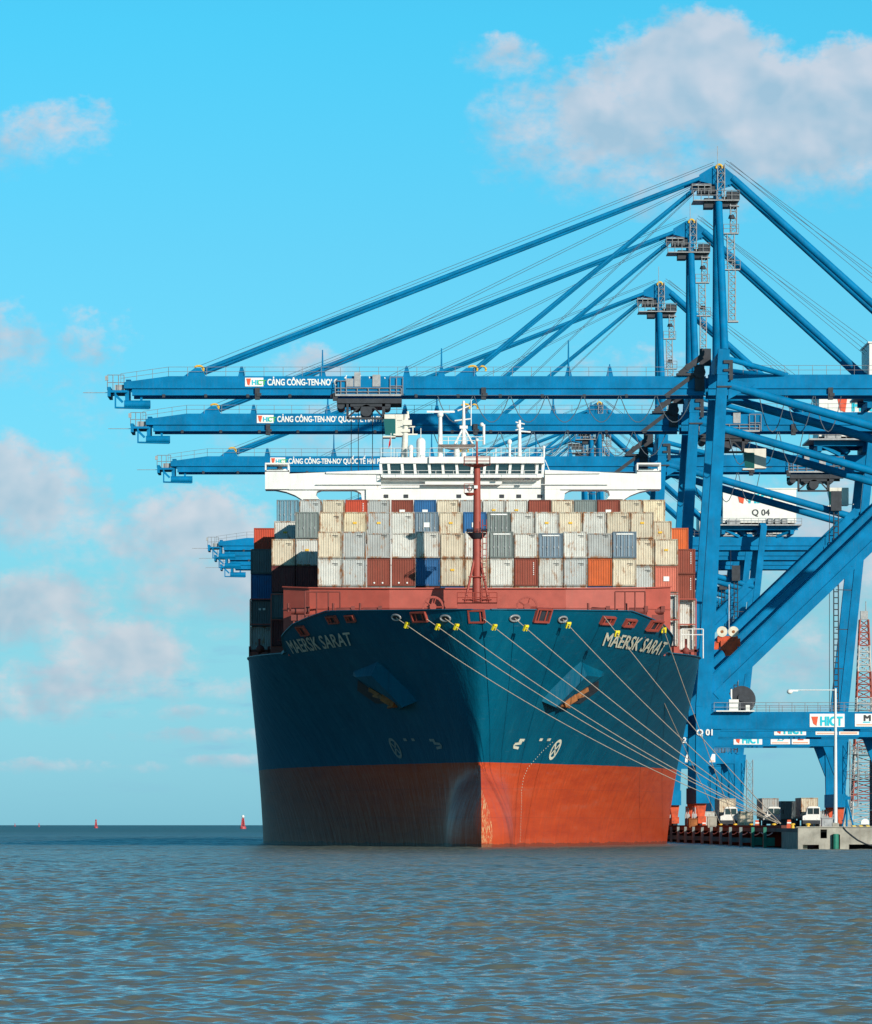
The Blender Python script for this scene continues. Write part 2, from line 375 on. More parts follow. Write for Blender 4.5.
    t_.put(b.inputs['Roughness'], t_.ramp(t_.m('MULTIPLY', yy_, 0.0005), [(0.04, (.06,)*3), (0.3, (.25,)*3), (1.0, (.4,)*3)]))
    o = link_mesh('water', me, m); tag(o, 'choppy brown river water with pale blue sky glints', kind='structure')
make_water()

# ------------------------------------------------------------ hull shape
CX = 9.35
def interp(x, xs, ys):
    return float(np.interp(x, xs, ys))
_LP = np.polyfit([-3, 0, 8.4, 15, 20, 24], [128, 122, 97, 69, 49, 39.5], 4)
def Le(Z): return float(np.polyval(_LP, min(max(Z, -3), 24)))
_SP = np.polyfit([-4, 0, 8.5, 12, 18, 23.5], [580, 580, 578.6, 577.3, 575.0, 573], 3)
def Ys(Z): return float(np.polyval(_SP, min(max(Z, -4), 24)))
def Yb(Z):
    q = 1 - ((Z - 1) / 7.3) ** 2
    return 581.0 - 8.0 * math.sqrt(q) if q > 0 else 1e9
def half(Y, Z):
    u = min(max((Y - Ys(Z)) / Le(Z), 0), 1)
    b = 24.0 * (1 - (1 - u) ** 2.0)
    y_ = max(Y - Ys(Z), 0.0); r_ = interp(Z, [7, 10, 16, 23], [0.1, 0.35, 1.3, 2.6])
    b = math.sqrt(b * b + 2 * r_ * y_ * math.exp(-y_ / 9.0))
    yb = Yb(Z)
    if yb < 1e8 and Y > yb:
        q = 1 - ((Z - 1) / 7.3) ** 2
        w = 3.3 * (q ** 0.75) * (1 - (1 - min((Y - yb) / 9.0, 1)) ** 1.7)
        w *= max(0.0, 1 - max(0, (Y - yb - 9) / 40.0))
        k = 0.9
        b = max(b, w) + k * math.exp(-abs(b - w) / k) * 0.45 * min(1, min(b, w) / 0.8 + 0.0)
    if Y > 800: b *= 1 - 0.25 * ((Y - 800) / 73.0) ** 2 * (1 - interp(Z, [0, 15], [0, 1]))
    return b
def Y0(Z): return min(Ys(Z), Yb(Z))
def ztop(Y): return interp(Y, [573, 588, 595, 599.5, 602], [23.3, 23.7, 22.6, 21.5, 20.1])
def hullpt(px, py, out=0.0):
    prev = None
    Y = 573.5
    while Y < 720:
        s = FPX / Y; X = (px - PX0) / s; Z = (PY0 - py) / s + HC
        f = abs(X - CX) - half(Y, Z)
        if f <= 0:
            sg = 1 if X > CX else -1
            e = 0.3
            by = (half(Y + e, Z) - half(Y - e, Z)) / (2 * e); bz = (half(Y, Z + e) - half(Y, Z - e)) / (2 * e)
            n = Vector((sg, -by, -bz)).normalized()
            return Vector((X, Y, Z)) + n * out, n
        Y += 0.05
    return Vector((X, Y, Z)), Vector((0, -1, 0))
def hull_surface(sg, Y, Z, out=0.04):
    e = 0.3
    by = (half(Y + e, Z) - half(Y - e, Z)) / (2 * e); bz = (half(Y, Z + e) - half(Y, Z - e)) / (2 * e)
    n = Vector((sg, -by, -bz)).normalized()
    return Vector((CX + sg * half(Y, Z), Y, Z)) + n * out

# hull paint
hm = bpy.data.materials.new('hull_paint'); hm.use_nodes = True
h = NT(hm.node_tree); hb = hm.node_tree.nodes['Principled BSDF']
geo = h.n('ShaderNodeNewGeometry'); pos = geo.outputs['Position']
sp = h.n('ShaderNodeSeparateXYZ'); h.link(pos, sp.inputs[0])
mpn = h.n('ShaderNodeMapping'); mpn.inputs['Scale'].default_value = (0.35, 0.35, 0.08); h.link(pos, mpn.inputs[0])
st1 = h.noise(mpn.outputs[0], 1.0, 7, 0.65)
topc = h.ramp(st1, [(0.25, (0.0008, 0.066, 0.120)), (0.55, (0.0008, 0.088, 0.150)), (0.8, (0.006, 0.112, 0.172))])
mph = h.n('ShaderNodeMapping'); mph.inputs['Scale'].default_value = (0.10, 0.10, 0.9); h.link(pos, mph.inputs[0])
st2 = h.noise(mph.outputs[0], 1.0, 8, 0.7)
redc = h.ramp(st2, [(0.3, (0.44, 0.050, 0.018)), (0.55, (0.56, 0.072, 0.020)), (0.72, (0.52, 0.10, 0.05))])
wob = h.m('ADD', sp.outputs[2], h.m('MULTIPLY', h.m('SUBTRACT', h.noise(pos, 0.5, 3), 0.5), 0.10))
col = h.mix(h.m('GREATER_THAN', wob, 8.4), redc, topc)
# plate seams
seam = h.m('LESS_THAN', h.m('FRACT', h.m('DIVIDE', sp.outputs[2], 2.9)), 0.025)
col = h.mix(h.m('MULTIPLY', seam, 0.14), col, (0.01, 0.03, 0.05, 1))
seam2 = h.m('LESS_THAN', h.m('FRACT', h.m('DIVIDE', sp.outputs[1], 11.5)), 0.006)
col = h.mix(h.m('MULTIPLY', seam2, 0.2), col, (0.01, 0.03, 0.05, 1))
mpr = h.n('ShaderNodeMapping'); mpr.inputs['Scale'].default_value = (0.9, 0.9, 0.10); h.link(pos, mpr.inputs[0])
rs = h.noise(mpr.outputs[0], 1.4, 8, 0.78)
rsm = h.m('MULTIPLY', h.m('SUBTRACT', rs, 0.66), 9.0, clamp=True)
col = h.mix(h.m('MULTIPLY', rsm, 0.42), col, (0.10, 0.055, 0.04, 1))
lt = h.noise(mph.outputs[0], 2.6, 8, 0.8)
col = h.mix(h.m('MULTIPLY', h.m('MULTIPLY', h.m('SUBTRACT', lt, 0.60), 8.0, clamp=True), 0.22), col, (0.20, 0.26, 0.30, 1))
# salt and scuff marks above the boot-top, waterline grime
sc = h.noise(mph.outputs[0], 6.0, 8, 0.75)
scm = h.m('MULTIPLY', h.m('SUBTRACT', sc, 0.66), 12.0, clamp=True)
col = h.mix(h.m('MULTIPLY', scm, h.m('MULTIPLY', h.m('LESS_THAN', sp.outputs[2], 8.4), 0.6)), col, (0.50, 0.30, 0.22, 1))
# scraped strip on the bulb's leading edge
nose = h.m('MULTIPLY', h.m('LESS_THAN', sp.outputs[1], 575.0), h.m('LESS_THAN', h.m('ABSOLUTE', h.m('SUBTRACT', sp.outputs[0], 9.95)), 0.62))
nz = h.m('MULTIPLY', nose, h.m('LESS_THAN', sp.outputs[2], 7.6))
mpx = h.n('ShaderNodeMapping'); mpx.inputs['Scale'].default_value = (5, 0.3, 0.9); h.link(pos, mpx.inputs[0])
sx_ = h.noise(mpx.outputs[0], 2.4, 6, 0.75)
col = h.mix(h.m('MULTIPLY', nz, h.m('MULTIPLY', h.m('SUBTRACT', sx_, 0.50), 9.0, clamp=True)), col, (0.62, 0.44, 0.22, 1))
grime = h.m('LESS_THAN', h.m('ADD', sp.outputs[2], h.m('MULTIPLY', st1, 0.8)), 0.75)
col = h.mix(h.m('MULTIPLY', grime, 0.55), col, (0.05, 0.04, 0.03, 1))
h.link(col, hb.inputs['Base Color']); hb.inputs['Roughness'].default_value = 0.42; h.put(hb.inputs['Specular IOR Level'], h.m('ADD', 0.08, h.m('MULTIPLY', h.m('LESS_THAN', sp.outputs[2], 8.4), 0.07)))
bn = h.n('ShaderNodeBump'); h.put(bn.inputs['Height'], h.noise(mpn.outputs[0], 2.0, 4, 0.6)); bn.inputs['Strength'].default_value = 0.5; bn.inputs['Distance'].default_value = 0.35
h.link(bn.outputs[0], hb.inputs['Normal'])

ship = empty('container_ship', (CX, 573, 0))
tag(ship, 'huge teal and red container ship berthed bow-on beside the quay cranes', 'ship')
SO = Vector((CX, 573, 0))
def spart(mb, name, m, parent=None):         # mesh given in world coordinates, parented to the ship
    mb.v = [(x - SO.x, y - SO.y, z - SO.z) for x, y, z in mb.v]
    o = mb.build(name, m, ship if parent is None else parent)
    return o

def hull():
    mb = MB()
    Zs = list(np.linspace(-3, 8.2, 30)) + list(np.linspace(8.5, 19.9, 26))
    vv = np.linspace(0, 1, 150) ** 2.2
    for sg in (-1, 1):
        vs = []
        for Z in Zs:
            y0 = Y0(Z)
            for q in vv:
                Y = y0 + (873 - y0) * q
                b = 0.0 if q == 0 else half(Y, Z)
                if Z < 8 and q == 0: b = 0
                vs.append((CX + sg * (b + 0.0), Y, Z))
        n = len(vv); fs = []
        for j in range(len(Zs) - 1):
            for i in range(n - 1):
                f = (j * n + i, j * n + i + 1, (j + 1) * n + i + 1, (j + 1) * n + i)
                fs.append(f if sg > 0 else f[::-1])
        mb.add(vs, fs, True)
        # transom
        a = [vs[(j + 1) * n - 1] for j in range(len(Zs))]
        mb.add([(CX, 873, Zs[0])] + a + [(CX, 873, Zs[-1])], [tuple(range(len(a) + 2))])
        # forecastle side above the main deck line
        vs = []; m2 = 60; fs = []
        for j in range(9):
            w = j / 8
            for i in range(m2):
                q = (i / (m2 - 1)) ** 1.8
                yt = Ys(21.5) + (602 - Ys(21.5)) * q
                Z = 19.9 + (ztop(yt) - 19.9) * w
                Y = Ys(Z) + (602 - Ys(Z)) * q
                vs.append((CX + sg * (half(Y, Z) if i else 0), Y, Z))
        for j in range(8):
            for i in range(m2 - 1):
                f = (j * m2 + i, j * m2 + i + 1, (j + 1) * m2 + i + 1, (j + 1) * m2 + i); fs.append(f if sg > 0 else f[::-1])
        mb.add(vs, fs, True)
    o = spart(mb, 'hull', hm)
    return o
hull_o = hull()

# decks
mb = MB()
pl = [(CX - half(Y, 21.2) + 0.05, Y, 21.2) for Y in np.linspace(574, 602, 30)]; pr = [(2 * CX - x, y, z) for x, y, z in reversed(pl)]
mb.add(pl + pr, [tuple(range(60))])
Ya = np.linspace(602, 873, 60)
pl = [(CX - half(Y, 19.6) + 0.05, Y, 19.6) for Y in Ya]; pr = [(2 * CX - x, y, z) for x, y, z in reversed(pl)]
mb.add(pl + pr, [tuple(range(120))])
mb.box(CX - 19.4, CX + 19.4, 601.9, 602.1, 19.6, 21.2)
spart(mb, 'deck', M_red)
# bulwark cap rail
mb = MB()
for sg in (-1, 1):
    mb = MB(); yy = np.linspace(573.2, 602, 34)
    for a, b in zip(yy, yy[1:]):
        mb.beam((CX + sg * half(a, ztop(a)), a, ztop(a) + 0.03), (CX + sg * half(b, ztop(b)), b, ztop(b) + 0.03), 0.35, 0.1)
    mb.beam((CX + sg * half(602, 20.1), 602, 20.1), (CX + sg * half(603.2, 19.9), 603.2, 19.9), 0.3, 0.3)
    yy = np.linspace(603.2, 660, 20)
    for a, b in zip(yy, yy[1:]):
        mb.beam((CX + sg * half(a, 19.9), a, 19.93), (CX + sg * half(b, 19.9), b, 19.93), 0.3, 0.1)
    spart(mb, 'bulwark_rail', mat('hull_teal_rail', (0.004, 0.09, 0.15), 0.5))

# breakwater (folds back slightly at the sides)
mb = MB()
bwp = [(-19.9, 601.6, 26.7), (-17.2, 599.3, 26.5), (-9, 597.0, 26.35), (9, 597.0, 26.35), (17.2, 599.3, 26.5), (19.9, 601.6, 26.7)]
for (xa, ya, za), (xb, yb_, zb) in zip(bwp, bwp[1:]):
    mb.hexa([(CX + xa, ya, 21.3), (CX + xb, yb_, 21.3), (CX + xb, yb_ + 0.3, 21.3), (CX + xa, ya + 0.3, 21.3)],
            [(CX + xa, ya, za), (CX + xb, yb_, zb), (CX + xb, yb_ + 0.3, zb), (CX + xa, ya + 0.3, za)])
    mb.beam((CX + xa, ya - 0.03, za), (CX + xb, yb_ - 0.03, zb), 0.4, 0.12)
    mb.beam((CX + xa, ya - 0.05, 24.4), (CX + xb, yb_ - 0.05, 24.4), 0.12, 0.14)
spart(mb, 'breakwater', M_red)

# fairleads, chocks, winches along the bow
def fair(px, py, w, hgt, red=True):
    p, n = hullpt(px, py, 0.0)
    t = Vector((0, 0, 1)).cross(n).normalized(); up = n.cross(t).normalized()
    mb = MB()
    def ob(a0, a1, b0, b1, d0, d1):
        B = [p + t * a + up * b + n * d0 for a, b in ((a0, b0), (a1, b0), (a1, b1), (a0, b1))]
        T = [p + t * a + up * b + n * d1 for a, b in ((a0, b0), (a1, b0), (a1, b1), (a0, b1))]
        mb.hexa(B, T)
    f = 0.16
    ob(-w/2, w/2, hgt/2 - f, hgt/2, -.1, .28); ob(-w/2, w/2, -hgt/2, -hgt/2 + f, -.1, .28)
    ob(-w/2, -w/2 + f, -hgt/2 + f, hgt/2 - f, -.1, .28); ob(w/2 - f, w/2, -hgt/2 + f, hgt/2 - f, -.1, .28)
    for a in (-.22, .22): mb.tube(p + t * a * w + up * (-hgt/2 + f) + n * .12, p + t * a * w + up * (hgt/2 - f) + n * .12, .08, n=8)
    o = spart(mb, 'fairlead', M_mast if red else M_cream)
    hb_ = MB(); mb = hb_
    ob(-w/2 + f, w/2 - f, -hgt/2 + f, hgt/2 - f, 0.02, .05)
    spart(hb_, 'fairlead_hole_shade', M_dark, o).location = (0, 0, 0)  # dark plate paints the shade inside the fairlead, no real hole
    return p + n * 0.2
for q in ((420, 616.5, 2.1, 1.1), (477, 616, 1.7, 1.35), (542, 615, 2.2, 1.5), (333, 619, 1.7, 0.9), (351, 618, 1.4, 0.8), (607, 620, 2.2, 0.9), (629, 622.5, 2.0, 0.9), (654, 625, 2.6, 1.3), (303, 630, 1.6, 1.2)):
    fair(*q)
def chock(px, py):
    p, n = hullpt(px, py, 0.02)
    t = Vector((0, 0, 1)).cross(n).normalized(); up = n.cross(t).normalized(); mb = MB()
    N = 18; pts = [p + t * .62 * math.cos(2*math.pi*i/N) + up * .3 * math.sin(2*math.pi*i/N) + n*.1 for i in range(N + 1)]
    for a, b in zip(pts, pts[1:]): mb.tube(a, b, .11, n=6)
    o = spart(mb, 'chock', M_steel)
    md = MB(); md.add([q - n*.05 for q in pts[:-1]], [tuple(range(N))]); spart(md, 'chock_hole_shade', M_dark, o)  # dark disc painted as the shade inside the chock
for q in ((397, 617), (446, 618), (514, 618), (562, 619)): chock(*q)
# mooring winch drums and mast-foot platform on the forecastle
for px, wY in ((433, 585.5), (527, 586.5)):
    c = P2(px, 607, wY); mb = MB(); N = 20
    for yy in (c.y - .9, c.y + .9):
        pts = [Vector((c.x + 1.0*math.cos(2*math.pi*i/N), yy, c.z + 1.0*math.sin(2*math.pi*i/N))) for i in range(N + 1)]
        for a, b in zip(pts, pts[1:]): mb.beam(a, b, .14, .16)
        for i in range(0, N, 4): mb.tube((c.x, yy, c.z), pts[i], .05, n=5)
    mb.tube((c.x, c.y - 1, c.z), (c.x, c.y + 1, c.z), .35); mb.box(c.x - .8, c.x + .8, c.y - .8, c.y + .8, 21.2, c.z - .3)
    spart(mb, 'mooring_winch', M_mast)
for px, wY in ((345, 594), (372, 592), (300, 599), (600, 592), (638, 597), (655, 600.5)):
    c = P2(px, 612, wY); mb = MB()
    mb.box(c.x - .9, c.x + .9, c.y - .6, c.y + .6, c.z - .9, c.z - .3); mb.box(c.x - .7, c.x - .5, c.y - .4, c.y + .4, 21.2, c.z - .8); mb.box(c.x + .5, c.x + .7, c.y - .4, c.y + .4, 21.2, c.z - .8); mb.tube((c.x - .9, c.y, c.z + .1), (c.x + .9, c.y, c.z + .1), .35)
    mb.box(c.x + .6, c.x + 1.0, c.y - .4, c.y + .4, c.z, c.z + .6); mb.tube((c.x - 1.2, c.y, c.z), (c.x - 1.2, c.y, c.z + .9), .12)
    spart(mb, 'deck_gear', mat('gear_oxide', (0.20, 0.045, 0.035), 0.7, var=.25))
mb = MB()
for xa, xb, Y, z0 in ((305, 340, 595, 22.5), (615, 645, 594, 22.5)):
    A = P2(xa, 620, Y); B = P2(xb, 620, Y)
    for i in range(4):
        x = A.x + (B.x - A.x) * i / 3; mb.tube((x, Y, 21.2), (x, Y, 25.9), .07, n=6)
    for z in (23.6, 25.9): mb.tube((A.x, Y, z), (B.x, Y, z), .07, n=6)
    mb.box(A.x, B.x, Y - .4, Y + .4, 23.5, 23.6)
spart(mb, 'deck_frame', mat('gear_oxide', (0.20, 0.045, 0.035)))

# anchor pockets with anchors
def pocket(sg):
    """wedge-shaped bolster on the shell, anchor stowed under it (measured on the sunlit side, mirrored)"""
    def hp(px, py, o=0.0):
        p, n = hullpt(px, py)
        q = p + n * o
        if sg < 0: q = Vector((2 * CX - q.x, q.y, q.z))
        return q
    A1, A2, A3 = hp(581, 661, -.1), hp(541, 701, -.1), hp(604, 671, -.1)
    B1, B2, B3 = hp(579, 669, 1.15), hp(547, 702, 1.15), hp(596, 673, .7)
    C1, C2 = hp(605, 676, -.1), hp(560, 711, -.1)
    mb = MB(); vs = [A1, A2, A3, B1, B2, B3, C1, C2]
    mb.add(vs, [(0, 1, 4, 3), (0, 3, 5, 2), (2, 5, 6), (3, 4, 7, 6, 5), (1, 7, 4)])
    spart(mb, 'anchor_bolster', hm)
    mb = MB()
    c = hp(562, 697, .75); a = hp(584, 687, .4); f1 = hp(557, 701, .7); f2 = hp(568, 693, .8)
    mb.beam(a, c, .4, .4); mb.beam(f1, f2, .8, .7)
    mb.beam(f2, hp(580, 693, .5), .6, .4, w1=.2, h1=.2); mb.beam(f1, hp(567, 706, .3), .6, .4, w1=.2, h1=.2)
    spart(mb, 'anchor', M_rusty)
    mb = MB(); mb.add([hp(598, 680, .1), hp(584, 688, .1), hp(570, 703, .1), hp(580, 703, .1), hp(598, 690, .1)], [(0, 1, 2, 3, 4)])
    spart(mb, 'hawse_shade_sheet', M_dark)  # flat dark sheet on the shell, shade of the recess as colour
pocket(-1); pocket(1)

# lettering wrapped on the shell
def hull_text(body, sg, Ya, Yb_, Zc, size, m, name='ship_name', shear=-0.85, slope=0.0):
    me, b = text_mesh(body, size, bold=0.016, ext=0.0)
    w = b[:, 0].max() - b[:, 0].min(); t = (b[:, 0] - b[:, 0].min()) / w
    out = []
    for tt, z in zip(t, b[:, 2]):
        Y = Ya + (Yb_ - Ya) * tt + shear * z
        p = hull_surface(sg, Y, Zc + z + slope * tt, 0.12); out.append(p - SO)
    me.vertices.foreach_set('co', np.array(out, dtype=np.float32).ravel()); me.update()
    return link_mesh(name, me, m, ship)
# measure where the name runs from the shell itself
pA, _ = hullpt(287, 646); pB, _ = hullpt(353, 643)
hull_text('MAERSK SARAT', -1, pA.y, pB.y, 19.85, 1.8, mat('lettering_shade_side', (0.50, 0.49, 0.42), 0.7, var=.2, nscale=3), slope=0.5)  # starboard name paint darkened, shaded side put into the colour
pA, _ = hullpt(603, 643); pB, _ = hullpt(664, 650)
hull_text('MAERSK SARAT', 1, pA.y, pB.y, 20.3, 1.8, M_cream, slope=-0.6)
M_shade_marks = mat('marks_shade_side', (0.26, 0.27, 0.25), 0.7, var=.2, nscale=3)  # dimmer copy of the mark paint, for the shaded starboard side
def hull_ring(sg, px, py, r, name='thruster_mark'):
    p, n = hullpt(px, py)
    Yc, Zc = p.y, p.z
    mb = MB(); N = 28
    S = lambda a, rr: hull_surface(sg, Yc + rr * math.cos(a) * 0.95, Zc + rr * math.sin(a), .05)
    for i in range(N):
        a0, a1 = 2*math.pi*i/N, 2*math.pi*(i+1)/N
        mb.add([S(a0, r), S(a1, r), S(a1, r*.72), S(a0, r*.72)], [(0, 1, 2, 3)])
    for a in (R(45), R(135), R(225), R(315)):
        mb.add([S(a - .16, r*.74), S(a + .16, r*.74), S(a + .9, .12*r), S(a - .9, .12*r)], [(0, 1, 2, 3)])
    spart(mb, name, M_cream if sg > 0 else M_shade_marks)
hull_ring(-1, 396, 748, 1.05); hull_ring(1, 554.5, 749.5, 1.05)
def hull_stroke(sg, pts, name, m=M_cream, w=.13):
    mb = MB()
    P = [hullpt(x, y)[0] for x, y in pts]
    for a, b in zip(P, P[1:]):
        d = Vector((0, b.y - a.y, b.z - a.z)); L = max(d.length, .01); d /= L; q = Vector((0, -d.z, d.y)) * w
        S = lambda v: hull_surface(sg, v.y, v.z, .05)
        mb.add([S(a - q), S(b - q), S(b + q), S(a + q)], [(0, 1, 2, 3)])
    spart(mb, name, m if sg > 0 else M_shade_marks)
hull_stroke(1, [(524, 740), (519, 740), (521, 743), (514, 744), (513, 747), (518, 748)], 'bulb_mark')
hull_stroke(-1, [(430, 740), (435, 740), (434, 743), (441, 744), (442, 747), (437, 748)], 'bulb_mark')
for x in (539, 547): hull_stroke(1, [(x, 739.5), (x + 3, 739.5)], 'draught_mark')
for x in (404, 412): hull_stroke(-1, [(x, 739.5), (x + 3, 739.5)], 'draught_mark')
mb = MB()
for sg, pts in ((1, [(552, 742), (541, 752), (533, 761), (527, 768), (523, 778), (521, 790), (521, 803), (520.5, 818), (520, 835), (519.5, 844)]),):
    for (xa, ya), (xb, yb_) in zip(pts, pts[1:]):
        n = max(1, int(math.hypot(xb - xa, yb_ - ya) / 2.6))
        for i in range(n):
            p, _ = hullpt(xa + (xb - xa) * i / n, ya + (yb_ - ya) * i / n)
            mb.add([hull_surface(sg, p.y - .07, p.z - .07, .05), hull_surface(sg, p.y + .07, p.z - .07, .05), hull_surface(sg, p.y + .07, p.z + .03, .05), hull_surface(sg, p.y - .07, p.z + .03, .05)], [(0, 1, 2, 3)])
spart(mb, 'load_mark_dots', M_cream)

# foremast
mb = MB(); FY = 590.6; fx = (477 - PX0) * FY / FPX
zt = lambda py: (PY0 - py) * FY / FPX + HC
mb.tube((fx, FY, 21.2), (fx, FY, zt(535)), .50, .44, n=18); mb.tube((fx, FY, zt(535)), (fx, FY, zt(467)), .42, .32, n=18)
mb.tube((fx, FY, zt(467)), (fx, FY, zt(440)), .13, .08)
spart(mb, 'foremast', M_mast)
mb = MB()
mb.tube((fx, FY, zt(539)), (fx, FY, zt(533)), .5, 1.05, n=16); mb.rail([(fx - 1, FY - 1, zt(533)), (fx + 1, FY - 1, zt(533)), (fx + 1, FY + 1, zt(533)), (fx - 1, FY + 1, zt(533)), (fx - 1, FY - 1, zt(533))], .35, 1, .04)
spart(mb, 'mast_platform', M_dark)
mb = MB()
mb.tube((fx, FY, zt(467)), (fx, FY, zt(465)), .6, 1.35, n=14); mb.rail([(fx - 1.3, FY - 1.2, zt(465)), (fx + 1.3, FY - 1.2, zt(465)), (fx + 1.3, FY + 1.2, zt(465)), (fx - 1.3, FY + 1.2, zt(465)), (fx - 1.3, FY - 1.2, zt(465))], .8, 1.3, .035)
mb.tube((fx - .75, FY - .2, zt(496)), (fx - .75, FY - .2, zt(493)), .3, .6, n=10); mb.rail([(fx - 1.3, FY - .6, zt(493)), (fx - .3, FY - .6, zt(493))], .9, .5, .03)
spart(mb, 'mast_platform', M_mast)
mb = MB()
for a, b in ((-1.7, -1.2), (1.7, -1.2), (0, 1.8)):
    mb.tube((fx + a, FY + b, 22.4), (fx + a * .12, FY + b * .12, zt(556)), .13, n=8)
for z, k in ((zt(600), .85), (zt(577), .5)): mb.path([(fx - 1.7*k, FY - 1.2*k, z), (fx + 1.7*k, FY - 1.2*k, z), (fx, FY + 1.8*k, z), (fx - 1.7*k, FY - 1.2*k, z)], .07)
mb.box(fx - 2.0, fx + 2.0, FY - 1.6, FY - 1.3, 23.6, 24.6); mb.box(fx - 2.0, fx + 2.0, FY - 1.6, FY + 1.6, 24.5, 24.62); mb.rail([(fx - 2, FY - 1.6, 24.6), (fx + 2, FY - 1.6, 24.6)], 1.0, .8, .04)
for i in range(14): mb.tube((fx + .55, FY - .75, 24.6 + i * .6), (fx + .95, FY - .75, 24.6 + i * .6), .04, n=4)
for a in (.55, .95): mb.tube((fx + a, FY - .75, 24.6), (fx + a, FY - .75, 33), .04, n=5)
spart(mb, 'mast_brace', M_mast)
mb = MB(); mb.box(fx - .3, fx + .05, FY - 1.0, FY - .6, zt(489), zt(486)); mb.sphere((fx - .75, FY - .2, zt(489)), .28); mb.sphere((fx, FY, zt(440)), .18)
spart(mb, 'mast_light', M_white)

# ---- superstructure
SY = 699.0; ss = FPX / SY
X_ = lambda px: (px - PX0) / ss
Z_ = lambda py: (PY0 - py) / ss + HC
mb = MB()
mb.box(X_(366), X_(560), SY + 1.0, SY + 14, 19.6, Z_(477))
for k in range(5): mb.box(X_(366) - .05, X_(560) + .05, SY + .85, SY + 14.1, 24 + k * 3.1, 24.15 + k * 3.1)
spart(mb, 'deckhouse', M_white)
# bridge wings: deep white box girders with a haunch and an oval opening beside the house
for sg in (-1, 1):
    mx = lambda px: X_(px) if sg < 0 else 2 * CX + (X_(463) - CX) * 2 - X_(px)
    mb = MB()
    y0, y1 = SY + .2, SY + 4.6
    mb.prism([(mx(289), Z_(471)), (mx(289), Z_(489)), (mx(265), Z_(489)), (mx(265), Z_(471))][::sg], y0, y1)
    mb.prism([(mx(381), Z_(470)), (mx(381), Z_(489.3)), (mx(289), Z_(489.3)), (mx(289), Z_(473.5))][::sg], y0, y1)
    mb.prism([(mx(381), Z_(489.2)), (mx(381), Z_(500)), (mx(366), Z_(500)), (mx(366), Z_(489.2))][::sg], y0, y1)
    # haunch towards the ship side
    pts = [(mx(275), Z_(489.2)), (mx(322), Z_(489.2)), (mx(317), Z_(491)), (mx(316), Z_(495)), (mx(320), Z_(500)), (mx(303), Z_(500)), (mx(295), Z_(495)), (mx(286), Z_(491.5))]
    mb.prism(pts[::-sg], y0 + .3, y1 - .3)
    pts = [(mx(352), Z_(489.2)), (mx(366), Z_(489.2)), (mx(366), Z_(500)), (mx(362), Z_(500)), (mx(361), Z_(493)), (mx(357), Z_(490.5))]
    mb.prism(pts[::-sg], y0 + .3, y1 - .3)
    mb.prism([(mx(303), Z_(499)), (mx(320), Z_(499)), (mx(316), 19.6), (mx(300), 19.6)][::-sg], y0 + .3, y1 - .3)
    # dodger box at the tip
    for z in (Z_(471), Z_(463.5)): mb.box(min(mx(265), mx(289)), max(mx(265), mx(289)), y0, y1, z - .08, z + .1)
    for px in (265.7, 288.4): mb.box(mx(px) - .09, mx(px) + .09, y0, y0 + .2, Z_(471), Z_(464)); mb.box(mx(px) - .09, mx(px) + .09, y1 - .2, y1, Z_(471), Z_(464))
    mb.box(min(mx(268), mx(286)), max(mx(268), mx(286)), y0 + 2.6, y0 + 2.8, Z_(471), Z_(467.5))
    mb.prism([(mx(381), Z_(470)), (mx(326), Z_(472)), (mx(326), Z_(473.5)), (mx(381), Z_(474))][::sg], y0 - .25, y0)
    spart(mb, 'bridge_wing', M_white)
# wheelhouse
mb = MB()
wx0, wx1 = X_(381), X_(543.5)
mb.box(wx0, wx1, SY, SY + 9, Z_(477), Z_(474.2))
mb.box(wx0 - .1, wx1 + .1, SY - .25, SY + 9, Z_(463.5), Z_(457.5))
mb.box(X_(429), wx1 + .1, SY - .6, SY - .25, Z_(463.5), Z_(457))
pxs = [381.5, 389.5, 403, 415.5, 430, 443.5, 457.5, 471.5, 484, 496.5, 509.5, 522, 536.5, 542.5]
for p in pxs: mb.beam((X_(p), SY + .15, Z_(474.3)), (X_(p) - (.12 if p < 463 else -.12), SY + .05, Z_(463.4)), .32, .3)
mb.box(wx0 + .2, wx1 - .2, SY - 1.0, SY, Z_(478.2), Z_(477.2))
mb.rail([(wx0 + .2, SY - 1.0, Z_(477.4)), (wx1 - .2, SY - 1.0, Z_(477.4))], .75, 2.2, .035)
mb.box(X_(425), X_(502), SY - .1, SY + .9, Z_(484), Z_(481.5)); mb.box(X_(316), X_(608), SY - .12, SY + .1, Z_(484.7), Z_(484.2))
wh = spart(mb, 'wheelhouse', M_white)
for i in range(len(pxs) - 1):
    mb = MB(); mb.box(X_(pxs[i]) + .17, X_(pxs[i + 1]) - .17, SY + .32, SY + .4, Z_(474.2), Z_(463.6))
    spart(mb, 'window', M_glass, wh)
mb = MB(); mb.box(wx0 + .3, wx1 - .3, SY + 8.4, SY + 8.9, Z_(474.2), Z_(463.6)); spart(mb, 'back_wall', M_white, wh)
for px in (386, 406, 459, 502, 519, 540):
    mb = MB(); mb.box(X_(px) - .28, X_(px) + .28, SY + .93, SY + .97, Z_(497.5), Z_(494)); spart(mb, 'porthole_window', M_dark)
for px in (497, 527):
    mb = MB(); mb.box(X_(px) - .3, X_(px) + .3, SY - 1.1, SY - .9, Z_(480), Z_(478.4)); spart(mb, 'floodlight', M_dark)
